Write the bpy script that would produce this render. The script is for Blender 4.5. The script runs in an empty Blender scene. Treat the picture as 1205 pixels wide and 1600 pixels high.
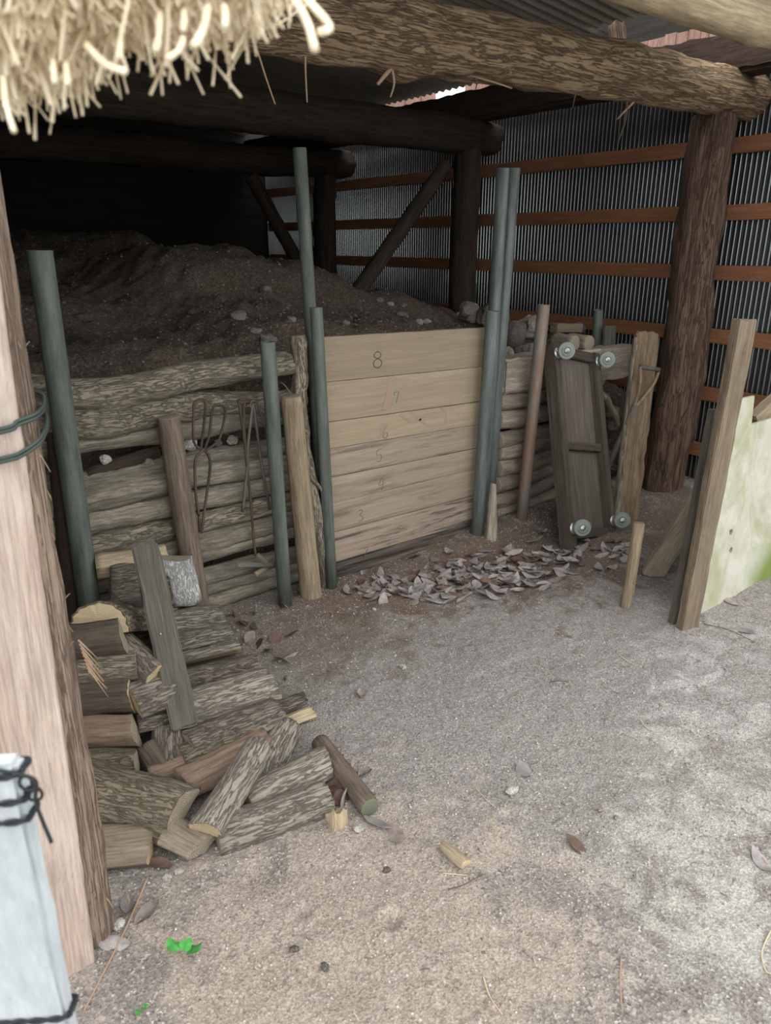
import bpy, bmesh, math, random
import numpy as np
from mathutils import Vector, Matrix, noise
R = math.radians
random.seed(7); rng = np.random.default_rng(7)
S = bpy.context.scene

# ------------------------------------------------------------------ camera, light, exposure
CAM = Vector((0, 0, 1.55)); PITCH = R(20); FPX = 1157.0; HX, HY = .6, .8     # forward heading in plan
cd = bpy.data.cameras.new('camera'); cam = bpy.data.objects.new('camera', cd); S.collection.objects.link(cam); S.camera = cam
cam.location = CAM
fw = Vector((HX*math.cos(PITCH), HY*math.cos(PITCH), -math.sin(PITCH)))
cam.rotation_euler = fw.to_track_quat('-Z', 'Y').to_euler()
cd.sensor_fit = 'HORIZONTAL'; cd.sensor_width = 36; cd.lens = 36*FPX/1205
cd.clip_start = .02
cd.dof.use_dof = True; cd.dof.focus_distance = 2.7; cd.dof.aperture_fstop = 7.0

W = bpy.data.worlds.new('overcast_sky'); S.world = W; W.use_nodes = True
wn, wl = W.node_tree.nodes, W.node_tree.links
wn['Background'].inputs['Strength'].default_value = 1.0
tc = wn.new('ShaderNodeTexCoord'); sx = wn.new('ShaderNodeSeparateXYZ'); rp = wn.new('ShaderNodeValToRGB')
wl.new(tc.outputs['Generated'], sx.inputs[0]); wl.new(sx.outputs['Z'], rp.inputs[0]); wl.new(rp.outputs[0], wn['Background'].inputs[0])
rp.color_ramp.elements[0].position = 0; rp.color_ramp.elements[0].color = (.62, .66, .66, 1)
rp.color_ramp.elements[1].position = .7; rp.color_ramp.elements[1].color = (1.0, 1.0, 1.0, 1)
S.view_settings.view_transform = 'Standard'; S.view_settings.look = 'None'
S.view_settings.gamma = 1; S.view_settings.use_curve_mapping = False
S.view_settings.exposure = 1.68
S.cycles.max_bounces = 8; S.cycles.diffuse_bounces = 6; S.cycles.use_denoising = True

# ------------------------------------------------------------------ measuring helpers: pixel of the photograph -> ray -> plane of the place
def ray(px, py):
    x = px-602.5; y = py-800
    f = FPX*math.cos(PITCH)-y*math.sin(PITCH); u = -(y*math.cos(PITCH)+FPX*math.sin(PITCH))
    return Vector((HX*f+HY*x, HY*f-HX*x, u))
def G(px, py, z=0.0): d = ray(px, py); return CAM+d*((z-CAM.z)/d.z)
def PX(px, py, X): d = ray(px, py); return CAM+d*(X/d.x)
def PY(px, py, Y): d = ray(px, py); return CAM+d*(Y/d.y)
def ground_line(a, b):                                   # run a leaning pole on to the ground
    t = (a.z+.03)/(a.z-b.z); return a+(b-a)*t

# ------------------------------------------------------------------ object helpers
MATS = {}
def link(name, me, parent=None, mw=None):
    o = bpy.data.objects.new(name, me); S.collection.objects.link(o)
    if mw is not None: o.matrix_world = mw
    if parent is not None: o.parent = parent
    return o
def empty(name, loc=(0, 0, 0)):
    o = bpy.data.objects.new(name, None); S.collection.objects.link(o); o.location = loc; o.empty_display_size = .05; return o
def tag(o, label, cat, group=None, kind=None):
    o['label'] = label; o['category'] = cat
    if group: o['group'] = group
    if kind: o['kind'] = kind
    return o
def structure(o): o['kind'] = 'structure'; return o
def mesh(name, v, f, mats, fm=None, smooth=True):
    me = bpy.data.meshes.new(name); me.from_pydata([tuple(p) for p in v], [], [tuple(q) for q in f])
    for m in (mats if isinstance(mats, (list, tuple)) else [mats]): me.materials.append(m)
    if fm is not None: me.polygons.foreach_set('material_index', fm)
    if smooth: me.polygons.foreach_set('use_smooth', [True]*len(f))
    me.update(); return me
def frame(p0, p1, hint=None):                            # matrix: local Z runs p0 -> p1, local Y towards hint
    z = (p1-p0).normalized(); h = Vector(hint) if hint is not None else Vector((0, -1, 0))
    if abs(z.dot(h.normalized())) > .98: h = Vector((.3, .2, 1))
    x = h.cross(z).normalized(); y = z.cross(x)
    m = Matrix((x, y, z)).transposed().to_4x4(); m.translation = p0; return m
def fbm(v, o=4): return noise.fractal(v, 1.0, 2.0, o)

def log_mesh(name, L, r0, r1, mats, seg=22, rings=None, rough=.08, ridge=.0, bend=.0, knots=0, seed=0, cut=.0, fibre=9):
    """A tapering log along local Z: bumpy bark, gentle bend, capped ends (second material)."""
    rings = rings or max(8, min(70, int(L/.03)))
    v = []; f = []; fm = []
    rnd = random.Random(seed); so = Vector((seed*3.7, seed*1.3, 0)); ks = [(rnd.uniform(.1, .9)*L, rnd.uniform(0, 6.28), rnd.uniform(.2, .45)) for _ in range(knots)]
    for i in range(rings+1):
        t = i/rings; z = L*t; r = r0+(r1-r0)*t
        bx = bend*noise.noise(Vector((t*2.2, seed*.77, 1.3))); by = bend*noise.noise(Vector((t*2.2, seed*.77, 9.3)))
        e = 1.0-(.06 if i in (0, rings) else 0)
        for k in range(seg):
            a = 2*math.pi*k/seg
            ca, sa = math.cos(a), math.sin(a)
            n = rough*fbm(Vector((ca*1.6, sa*1.6, z/r0*.5))+so)
            if ridge: n += ridge*fbm(Vector((ca*fibre*.5, sa*fibre*.5, z*3.0))+so, 3)
            for kz, ka, kh in ks:
                da = (a-ka+math.pi) % (2*math.pi)-math.pi
                n += kh*.5*math.exp(-((z-kz)/(r0*.7))**2-(da/.5)**2)
            rr = r*(1+n)*e
            zz = z
            if i in (0, rings): zz += cut*ca*r
            v.append((bx+rr*ca, by+rr*sa, zz))
    for i in range(rings):
        for k in range(seg):
            k2 = (k+1) % seg
            f.append((i*seg+k, i*seg+k2, (i+1)*seg+k2, (i+1)*seg+k)); fm.append(0)
    for base, zz, fl in ((0, 0, True), (rings*seg, L, False)):
        ring = list(range(base, base+seg))
        cen = len(v); cx = sum(v[q][0] for q in ring)/seg; cy = sum(v[q][1] for q in ring)/seg; v.append((cx, cy, zz))
        inner = []
        for q in ring: inner.append(len(v)); v.append((cx+(v[q][0]-cx)*.9, cy+(v[q][1]-cy)*.9, v[q][2]+(-.002 if fl else .002)))
        for k in range(seg):
            k2 = (k+1) % seg; a, b, c, d = ring[k], ring[k2], inner[k2], inner[k]
            f.append((a, d, c, b) if fl else (a, b, c, d)); fm.append(1 if len(mats) > 1 else 0)
            f.append((cen, c, d) if fl else (cen, d, c)); fm.append(1 if len(mats) > 1 else 0)
    return mesh(name, v, f, mats, fm)
def log(name, p0, p1, r0, r1, mats, parent=None, **kw):
    p0, p1 = Vector(p0), Vector(p1); m = frame(p0, p1)
    return link(name, log_mesh(name, (p1-p0).length, r0, r1, mats, **kw), parent, m)

def plank_mesh(name, L, w, t, mat, bev=.003, warp=.0, seed=0, wear=.0015, ns=None, nw=6, ends=None):
    """A sawn board along local Z, width along X, thickness along Y, with worn edges."""
    bm = bmesh.new(); ns = ns or max(6, int(L/.05))
    bmesh.ops.create_cube(bm, size=1)
    for q in bm.verts: q.co = Vector((q.co.x*w, q.co.y*t, (q.co.z+.5)*L))
    bmesh.ops.bevel(bm, geom=bm.edges[:], offset=bev, segments=2, affect='EDGES')
    for k in range(1, ns):
        bmesh.ops.bisect_plane(bm, geom=bm.verts[:]+bm.edges[:]+bm.faces[:], plane_co=(0, 0, L*k/ns), plane_no=(0, 0, 1))
    for k in range(1, nw):
        bmesh.ops.bisect_plane(bm, geom=bm.verts[:]+bm.edges[:]+bm.faces[:], plane_co=(w*(k/nw-.5), 0, 0), plane_no=(1, 0, 0))
    so = Vector((seed*5.1, seed*2.3, 0))
    for q in bm.verts:
        c = q.co.copy(); t_ = c.z/L
        q.co.x += wear*2*fbm(Vector((c.x/w*2, c.y/t, c.z*14))+so, 3)
        q.co.y += wear*fbm(Vector((c.x*40, c.y/t, c.z*5))+so, 3)+warp*math.sin(t_*math.pi)+warp*.6*noise.noise(Vector((t_*2, c.x*3, seed)))
        if c.z < .01 or c.z > L-.01: q.co.z += wear*3*fbm(Vector((c.x*60, c.y*60, c.z))+so, 2)
    me = bpy.data.meshes.new(name); bm.to_mesh(me); bm.free(); me.materials.append(mat)
    me.polygons.foreach_set('use_smooth', [False]*len(me.polygons)); return me
def plank(name, p0, p1, w, t, mat, hint=(0, -1, 0), parent=None, **kw):
    p0, p1 = Vector(p0), Vector(p1)
    return link(name, plank_mesh(name, (p1-p0).length, w, t, mat, **kw), parent, frame(p0, p1, hint))

def tube_data(pts, r, seg=8, taper=None):
    pts = [Vector(p) for p in pts]; v = []; f = []; n = len(pts)
    up = Vector((.31, .57, .76))
    for i, p in enumerate(pts):
        d = (pts[min(i+1, n-1)]-pts[max(i-1, 0)]).normalized()
        x = d.cross(up)
        if x.length < .1: x = d.cross(Vector((1, 0, 0)))
        x.normalize(); y = d.cross(x); rr = r if taper is None else r*(1+(taper-1)*i/(n-1))
        for k in range(seg):
            a = 2*math.pi*k/seg; v.append(p+x*(rr*math.cos(a))+y*(rr*math.sin(a)))
    for i in range(n-1):
        for k in range(seg):
            k2 = (k+1) % seg; f.append((i*seg+k, i*seg+k2, (i+1)*seg+k2, (i+1)*seg+k))
    f.append(tuple(range(seg-1, -1, -1))); f.append(tuple(range((n-1)*seg, n*seg)))
    return v, f
def merge(parts):
    v = []; f = []
    for a, b in parts:
        o = len(v); v += a; f += [tuple(i+o for i in q) for q in b]
    return v, f
def smooth_path(pts, n=6):                               # Catmull-Rom through the points
    pts = [Vector(p) for p in pts]; out = []
    for i in range(len(pts)-1):
        a = pts[max(i-1, 0)]; b = pts[i]; c = pts[i+1]; d = pts[min(i+2, len(pts)-1)]
        for k in range(n):
            t = k/n; out.append(.5*((2*b)+(c-a)*t+(2*a-5*b+4*c-d)*t*t+(3*b-a-3*c+d)*t**3))
    out.append(pts[-1]); return out
def tube(name, pts, r, mat, parent=None, seg=8, taper=None):
    v, f = tube_data(pts, r, seg, taper); c = Vector(pts[0]) if parent is None else Vector((0, 0, 0))
    o = link(name, mesh(name, [p-c for p in v], f, mat), parent)
    if parent is None: o.location = c
    return o

def pipe(name, p0, p1, r, mat, label, cat='pipe', group=None, wall=.004):
    """Open-ended steel pipe p0 (ground) -> p1 (top)."""
    p0, p1 = Vector(p0), Vector(p1); L = (p1-p0).length; seg = 28; v = []; f = []
    prof = [(r, 0), (r, L*.25), (r, L*.5), (r, L*.75), (r, L-.002), (r-.001, L), (r-wall, L), (r-wall, L-.12), (0.0005, L-.121)]
    for rr, z in prof:
        for k in range(seg): a = 2*math.pi*k/seg; v.append((rr*math.cos(a), rr*math.sin(a), z))
    for i in range(len(prof)-1):
        for k in range(seg): k2 = (k+1) % seg; f.append((i*seg+k, i*seg+k2, (i+1)*seg+k2, (i+1)*seg+k))
    f.append(tuple(range(seg-1, -1, -1)))
    o = link(name, mesh(name, v, f, mat), None, frame(p0, p1)); return tag(o, label, cat, group)

def stone_mesh(name, rx, ry, rz, mat, seed=0, sub=3, rough=.35, flat=0):
    bm = bmesh.new(); bmesh.ops.create_icosphere(bm, subdivisions=sub, radius=1); so = Vector((seed*7.3, seed*1.9, seed*.3))
    for q in bm.verts:
        d = q.co.normalized(); n = 1+rough*noise.noise(d*1.3+so)+rough*.35*noise.noise(d*3.1+so)
        if flat: n = min(n, .95/max(.001, abs(d.dot(Vector((math.sin(seed), math.cos(seed*2), .4)).normalized()))))
        q.co = Vector((d.x*rx*n, d.y*ry*n, d.z*rz*n))
    me = bpy.data.meshes.new(name); bm.to_mesh(me); bm.free(); me.materials.append(mat)
    me.polygons.foreach_set('use_smooth', [not flat]*len(me.polygons)); return me

# ------------------------------------------------------------------ materials
class NT:
    def __init__(s, name):
        s.m = bpy.data.materials.new(name); s.m.use_nodes = True; s.n = s.m.node_tree.nodes; s.l = s.m.node_tree.links; s.b = s.n['Principled BSDF']
        s.b.inputs['Specular IOR Level'].default_value = .25
    def add(s, t, **kw):
        q = s.n.new('ShaderNode'+t)
        for k, val in kw.items(): setattr(q, k, val)
        return q
    def coord(s, scale, kind='Object', rand=True):
        c = s.add('TexCoord').outputs[kind]
        if rand:
            oi = s.add('ObjectInfo'); mu = s.add('VectorMath', operation='MULTIPLY_ADD'); mu.inputs[0].default_value = (0, 0, 0)
            cmb = s.add('CombineXYZ')
            for i, k in enumerate((17.3, 31.7, 11.1)):
                mm = s.add('Math', operation='MULTIPLY'); mm.inputs[1].default_value = k; s.l.new(oi.outputs['Random'], mm.inputs[0]); s.l.new(mm.outputs[0], cmb.inputs[i])
            ad = s.add('VectorMath', operation='ADD'); s.l.new(c, ad.inputs[0]); s.l.new(cmb.outputs[0], ad.inputs[1]); c = ad.outputs[0]
        mp = s.add('Mapping'); mp.inputs['Scale'].default_value = scale; s.l.new(c, mp.inputs[0]); return mp.outputs[0]
    def noise(s, vec, scale, detail=6, rough=.6, dist=0):
        q = s.add('TexNoise'); q.inputs['Scale'].default_value = scale; q.inputs['Detail'].default_value = detail
        q.inputs['Roughness'].default_value = rough; q.inputs['Distortion'].default_value = dist; s.l.new(vec, q.inputs['Vector']); return q.outputs['Fac']
    def voro(s, vec, scale, feature='F1', out='Distance'):
        q = s.add('TexVoronoi', feature=feature); q.inputs['Scale'].default_value = scale; s.l.new(vec, q.inputs['Vector']); return q.outputs[out]
    def ramp(s, fac, stops):
        q = s.add('ValToRGB'); e = q.color_ramp.elements
        while len(e) < len(stops): e.new(.5)
        for i, (p, c) in enumerate(stops):
            e[i].position = p; e[i].color = (c if isinstance(c, (tuple, list)) else (c, c, c))[:3]+(1,) if not isinstance(c, float) else (c, c, c, 1)
        s.l.new(fac, q.inputs[0]); return q.outputs[0]
    def mix(s, fac, a, b, mode='MIX'):
        q = s.add('Mix', data_type='RGBA', blend_type=mode)
        for sock, val in ((q.inputs[0], fac), (q.inputs[6], a), (q.inputs[7], b)):
            if isinstance(val, (int, float)): sock.default_value = val
            elif isinstance(val, tuple): sock.default_value = val[:3]+(1,)
            else: s.l.new(val, sock)
        return q.outputs[2]
    def bump(s, h, strength, dist=.01, prev=None):
        q = s.add('Bump'); q.inputs['Strength'].default_value = strength; q.inputs['Distance'].default_value = dist; s.l.new(h, q.inputs['Height'])
        if prev is not None: s.l.new(prev, q.inputs['Normal'])
        return q.outputs[0]
    def done(s, col, rough=.85, nrm=None, metal=0):
        if isinstance(col, tuple): s.b.inputs['Base Color'].default_value = col[:3]+(1,)
        else: s.l.new(col, s.b.inputs['Base Color'])
        s.b.inputs['Roughness'].default_value = rough; s.b.inputs['Metallic'].default_value = metal
        if nrm is not None: s.l.new(nrm, s.b.inputs['Normal'])
        return s.m
SAT = .80
def srgb(r, g, b, sat=None):
    l = .3*r+.59*g+.11*b; k = SAT if sat is None else sat; r, g, b = (l+(c-l)*k for c in (r, g, b))
    return tuple((c/255/12.92 if c <= 10 else ((c/255+.055)/1.055)**2.4) for c in (r, g, b))
def dk(c, k): return tuple(x*k for x in c)

def wood(name, light, dark, grain=(60, 60, 3), bump=.35, stain=None, stain_amt=.5, moss=None, moss_lo=.55, vary=.35, rough=.85, crack=.35):
    t = NT(name); g = t.noise(t.coord(grain), 1, 10, .72, .6); fi = t.noise(t.coord((grain[0]*3.2, grain[1]*3.2, grain[2]*3)), 1, 6, .7)
    col = t.ramp(g, [(.3, dark), (.5, tuple((a+b)/2 for a, b in zip(light, dark))), (.68, light)])
    col = t.mix(t.ramp(fi, [(.36, crack+.25), (.6, 0.0)]), col, dk(dark, .5))
    big = t.noise(t.coord((5, 5, 2.2)), 1, 6, .65, .3)
    col = t.mix(t.ramp(big, [(.35, vary), (.65, 0.0)]), col, dk(dark, .6))
    spk = t.noise(t.coord((70, 70, 45)), 1, 6, .75); col = t.mix(t.ramp(spk, [(.60, 0.0), (.74, .4)]), col, dk(dark, .45)); col = t.mix(t.ramp(spk, [(.26, .35), (.38, 0.0)]), col, tuple(min(1, x*1.25) for x in light))
    if stain is not None:
        st = t.noise(t.coord((7, 7, 3)), 1, 7, .7, 1.0); col = t.mix(t.ramp(st, [(.5, 0.0), (.66, stain_amt)]), col, stain)
    if moss is not None:
        ms = t.noise(t.coord((9, 9, 6)), 1, 8, .7, .5); col = t.mix(t.ramp(ms, [(moss_lo, 0.0), (moss_lo+.12, .75)]), col, moss)
    n = t.bump(g, bump, .006); n = t.bump(fi, bump*.8, .003, n)
    oi = t.add('ObjectInfo'); hv = t.add('HueSaturation'); rr = t.add('MapRange'); rr.inputs[3].default_value = .85; rr.inputs[4].default_value = 1.15
    t.l.new(oi.outputs['Random'], rr.inputs[0]); t.l.new(rr.outputs[0], hv.inputs['Value']); t.l.new(col, hv.inputs['Color'])
    return t.done(hv.outputs[0], rough, n)
def bark(name, light, dark, scale=1.0, stretch=.25, bump=.9, lichen=None, lichen_lo=.58, moss=None, moss_lo=.6, fiss=.55):
    t = NT(name); n1 = t.noise(t.coord((38*scale, 38*scale, 38*scale*stretch*.42)), 1, 12, .78, .35)
    sb = t.add('Math', operation='SUBTRACT'); sb.inputs[1].default_value = .5; t.l.new(n1, sb.inputs[0]); ab = t.add('Math', operation='ABSOLUTE'); t.l.new(sb.outputs[0], ab.inputs[0])
    n2 = t.noise(t.coord((120*scale, 120*scale, 120*scale*max(stretch*.6, .08))), 1, 9, .78, .2); n3 = t.noise(t.coord((11, 11, 5)), 1, 6, .7)
    ridge = t.ramp(ab.outputs[0], [(.0, 0.0), (.005, .3), (.014, .75), (.034, 1.0)])
    col = t.ramp(n2, [(.22, dk(dark, .75)), (.42, tuple((a+b)/2 for a, b in zip(light, dark))), (.72, light)])
    col = t.mix(t.ramp(n3, [(.35, .45), (.6, 0.0)]), col, dark)
    inv = t.ramp(ridge, [(0, fiss+.25), (.7, 0.0)]); col = t.mix(inv, col, dk(dark, .45))
    if lichen is not None:
        ln = t.noise(t.coord((16, 16, 12)), 1, 10, .78); col = t.mix(t.ramp(ln, [(lichen_lo, 0.0), (lichen_lo+.1, .75)]), col, lichen)
    if moss is not None:
        mn = t.noise(t.coord((8, 8, 6)), 1, 9, .76); col = t.mix(t.ramp(mn, [(moss_lo, 0.0), (moss_lo+.12, .7)]), col, moss)
    h = t.mix(.45, ridge, n2)
    oi = t.add('ObjectInfo'); hv = t.add('HueSaturation'); rr = t.add('MapRange'); rr.inputs[3].default_value = .85; rr.inputs[4].default_value = 1.15
    t.l.new(oi.outputs['Random'], rr.inputs[0]); t.l.new(rr.outputs[0], hv.inputs['Value']); t.l.new(col, hv.inputs['Color'])
    return t.done(hv.outputs[0], .92, t.bump(h, bump, .012))
def endgrain(name, light, dark):
    t = NT(name); c = t.coord((1, 1, 1)); q = t.add('TexWave', wave_type='RINGS', rings_direction='Z'); q.inputs['Scale'].default_value = 55
    q.inputs['Distortion'].default_value = 3; q.inputs['Detail'].default_value = 3; q.inputs['Detail Scale'].default_value = 3
    t.l.new(t.coord((1, 1, 1), rand=False), q.inputs[0])
    n = t.noise(t.coord((40, 40, 40)), 1, 6); col = t.mix(n, t.ramp(q.outputs['Fac'], [(.2, dark), (.8, light)]), tuple((a+b)/2 for a, b in zip(light, dark)))
    return t.done(col, .9, t.bump(n, .4, .004))
def steel(name, col, rust=None, rust_lo=.6, metal=.35, rough=.5, grime=.5):
    t = NT(name); a = t.noise(t.coord((30, 30, 4)), 1, 6, .7); c = t.ramp(a, [(.3, dk(col, grime)), (.6, col), (.8, tuple(min(1, x*1.35) for x in col))])
    sp = t.noise(t.coord((120, 120, 120)), 1, 3); c = t.mix(t.ramp(sp, [(.62, 0.0), (.7, .5)]), c, dk(col, .5))
    if rust is not None: c = t.mix(t.ramp(t.noise(t.coord((12, 12, 3)), 1, 8, .7), [(rust_lo, 0.0), (rust_lo+.12, .9)]), c, rust)
    return t.done(c, rough, t.bump(a, .12, .002), metal)

M = MATS
M['post_bark'] = bark('peeling cedar bark', srgb(186, 160, 138), srgb(122, 94, 78), 1.5, .05, .8)
M['post_bark_dark'] = bark('dark cedar bark', srgb(136, 104, 84), srgb(84, 61, 49), 1.2, .06, 1.0, lichen=srgb(154, 120, 94), lichen_lo=.6, fiss=.6)
M['beam_bark'] = bark('pale rough bark', srgb(182, 158, 127, 1), srgb(122, 100, 79, 1), .9, .16, 1.0, lichen=srgb(196, 172, 136, 1), lichen_lo=.57, fiss=.6)
M['dark_timber'] = wood('dark brown timber', srgb(84, 68, 54), srgb(46, 37, 30), (30, 30, 3), .5)  # plain dark brown for the rear posts, rear beams, braces and small sticks
M['girder'] = wood('reddish brown squared girder', srgb(98, 74, 60), srgb(58, 45, 37), (40, 40, 3), .5)
M['pale_log'] = wood('pale debarked log', srgb(206, 186, 148), srgb(160, 138, 104), (34, 34, 3), .4)
M['wall_log'] = wood('grey debarked log', srgb(172, 161, 140), srgb(120, 110, 94), (40, 40, 4), .9, stain=srgb(84, 76, 66), stain_amt=.6, crack=.6)
M['wall_log_bark'] = bark('dry yellowish bark', srgb(172, 161, 137), srgb(126, 114, 94), 1.5, .35, .9, fiss=.6)
M['wall_log_end'] = endgrain('grey log end', srgb(176, 160, 138), srgb(118, 104, 88))
M['pale_wall_log'] = wood('paler weathered log', srgb(188, 172, 152), srgb(136, 120, 104), (40, 40, 4), .9, stain=srgb(104, 92, 80), stain_amt=.5)
M['stub_wood'] = wood('bleached rotten stub', srgb(196, 180, 162), srgb(146, 128, 112), (50, 50, 3), .8)
M['board'] = wood('planed retaining board', srgb(172, 152, 124), srgb(150, 130, 104), (50, 50, 2.2), .10, vary=.15, crack=.0)
M['ink'] = NT('faded pencil').done(srgb(84, 82, 62), .9)
M['ink_faint'] = NT('fainter pencil').done(srgb(116, 98, 76), .9)
M['stain_red'] = NT('faded red paint').done(srgb(162, 132, 110), .9)
M['pine'] = wood('rough sawn plank', srgb(208, 186, 170), srgb(178, 152, 136), (45, 45, 2.4), .35, stain=srgb(208, 198, 190), stain_amt=.5, vary=.12)
M['old_plank'] = wood('weathered brown plank', srgb(150, 128, 104), srgb(96, 80, 64), (55, 55, 2.4), .5, stain=srgb(120, 112, 84), stain_amt=.5)
M['grey_plank'] = wood('grey weathered batten', srgb(132, 122, 108), srgb(80, 72, 64), (60, 60, 2.6), .5)
M['dark_plank'] = wood('dark grey green timber', srgb(116, 112, 100), srgb(78, 73, 65), (55, 55, 2.6), .4, stain=srgb(92, 90, 80), stain_amt=.4)
M['post_wood'] = wood('brown peeled post', srgb(152, 132, 112), srgb(98, 82, 68), (50, 50, 3), .6, stain=srgb(126, 106, 94), stain_amt=.6, crack=.5)
M['cut_post'] = wood('pale peeled post', srgb(180, 160, 126), srgb(126, 106, 82), (45, 45, 3), .6)
M['dry_bark'] = bark('dry scaly bark', srgb(192, 178, 152), srgb(118, 103, 84), 1.5, .35, 1.0)
M['white_bark'] = bark('whitish crusty bark', srgb(240, 238, 236), srgb(200, 196, 192), 2.2, .9, 1.0, moss=srgb(92, 90, 60), moss_lo=.68, fiss=.4)
M['oak_bark'] = bark('grey furrowed bark', srgb(184, 173, 156), srgb(134, 122, 107), 2.0, .30, 1.0, moss=srgb(130, 122, 96), moss_lo=.66, fiss=.55)
M['brown_bark'] = bark('brown furrowed bark', srgb(160, 147, 131), srgb(110, 98, 86), 2.0, .35, 1.0, lichen=srgb(174, 166, 150), lichen_lo=.6, fiss=.55)
M['mossy_bark'] = bark('mossy bark', srgb(164, 149, 124), srgb(110, 98, 78), 2.0, .35, 1.0, moss=srgb(98, 96, 62), moss_lo=.55, fiss=.55)
M['split_pale'] = wood('fresh split face', srgb(196, 176, 140), srgb(152, 132, 102), (50, 50, 3), .5)
M['split_grey'] = wood('grey split face', srgb(176, 158, 134), srgb(122, 106, 88), (50, 50, 3), .7)
M['split_dark'] = wood('dark split face', srgb(116, 102, 84), srgb(70, 60, 50), (50, 50, 3), .7)
M['split_red'] = wood('reddish split face', srgb(160, 134, 110), srgb(112, 90, 74), (50, 50, 3), .7)
M['end_pale'] = endgrain('pale cut end', srgb(196, 174, 134), srgb(156, 132, 98))
M['end_grey'] = endgrain('weathered cut end', srgb(160, 146, 122), srgb(104, 92, 76))
M['end_green'] = endgrain('greenish cut end', srgb(118, 122, 98), srgb(78, 82, 64))
M['batten'] = wood('orange brown batten', srgb(160, 112, 82, 1), srgb(126, 84, 60, 1), (40, 40, 2.4), .25, vary=.35, crack=.1)
M['pipe_green'] = steel('grey green galvanised pipe', srgb(100, 108, 99), metal=.1, rough=.6, grime=.45)
M['pipe_blue'] = steel('blue grey galvanised pipe', srgb(110, 119, 115), metal=.25, rough=.5, grime=.45)
M['pipe_rust'] = steel('rusty pipe', srgb(136, 132, 122), rust=srgb(136, 104, 84), rust_lo=.42, metal=.25, rough=.6)
M['prop_wood'] = wood('pale grey prop board', srgb(190, 174, 148), srgb(146, 130, 108), (45, 45, 3), .3, stain=srgb(90, 82, 74), stain_amt=.4)
M['slab_wood'] = wood('brown slab', srgb(158, 132, 102), srgb(104, 82, 62), (45, 45, 3), .6, stain=srgb(92, 76, 60), stain_amt=.5)
M['iron'] = steel('rusty iron', srgb(84, 72, 62), rust=srgb(104, 80, 62), rust_lo=.5, metal=.3, rough=.7)
M['iron_grey'] = steel('grey iron', srgb(104, 100, 92), rust=srgb(92, 78, 66), rust_lo=.6, metal=.2, rough=.6)
M['zinc'] = steel('zinc', srgb(190, 194, 190), metal=.7, rough=.35)
M['black_wire'] = NT('black wire').done(srgb(40, 44, 46), .5)
M['green_wire'] = NT('dark green wire').done(srgb(62, 74, 70), .5)
M['dolly_wood'] = wood('dark brown dolly wood', srgb(104, 92, 80), srgb(66, 57, 49), (50, 50, 2.4), .4)
M['dolly_panel'] = wood('dark plywood panel', srgb(124, 114, 100), srgb(92, 83, 74), (40, 40, 2), .2)
M['wheel'] = NT('grey green rubber wheel').done(srgb(128, 136, 128), .5)
M['bush_white'] = NT('pale dust').done(srgb(210, 206, 200), .9)

def corrugated(name, base, dirt, rough=.42, metal=.55):
    t = NT(name); a = t.noise(t.coord((1.5, 1.5, .5)), 1, 6, .6); b = t.noise(t.coord((60, 60, 3)), 1, 5)
    col = t.mix(t.ramp(a, [(.4, 0.0), (.7, .6)]), t.ramp(b, [(.3, dk(base, .75)), (.7, base)]), dirt); return t.done(col, rough, t.bump(b, .08, .002), metal)
M['tin_wall'] = corrugated('corrugated wall sheet', srgb(150, 153, 153), srgb(112, 113, 112), .24, .9)
M['tin_roof'] = corrugated('corrugated roof sheet', srgb(172, 166, 155), srgb(120, 114, 104), .6, .1)
M['dark_board'] = wood('dark wall boards', srgb(62, 56, 50), srgb(36, 32, 29), (30, 30, 2), .4)  # very dark brown boards for the left wall, back wall and outer eave
M['fascia'] = wood('reddish cedar shingles', srgb(204, 160, 142), srgb(150, 108, 92), (60, 60, 5), .4)
M['white_paint'] = wood('whitish mould stained plywood', srgb(214, 212, 186), srgb(188, 184, 158), (30, 30, 20), .15, stain=srgb(148, 152, 84), stain_amt=.55, vary=.12)
M['fore_post'] = wood('blue white painted post', srgb(196, 204, 208), srgb(166, 174, 180), (20, 20, 6), .05, vary=.25, crack=.0)
M['straw'] = wood('golden thatch straw', srgb(255, 246, 224, 1), srgb(232, 212, 176, 1), (80, 80, 10), .05, vary=.1, crack=.0)
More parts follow.
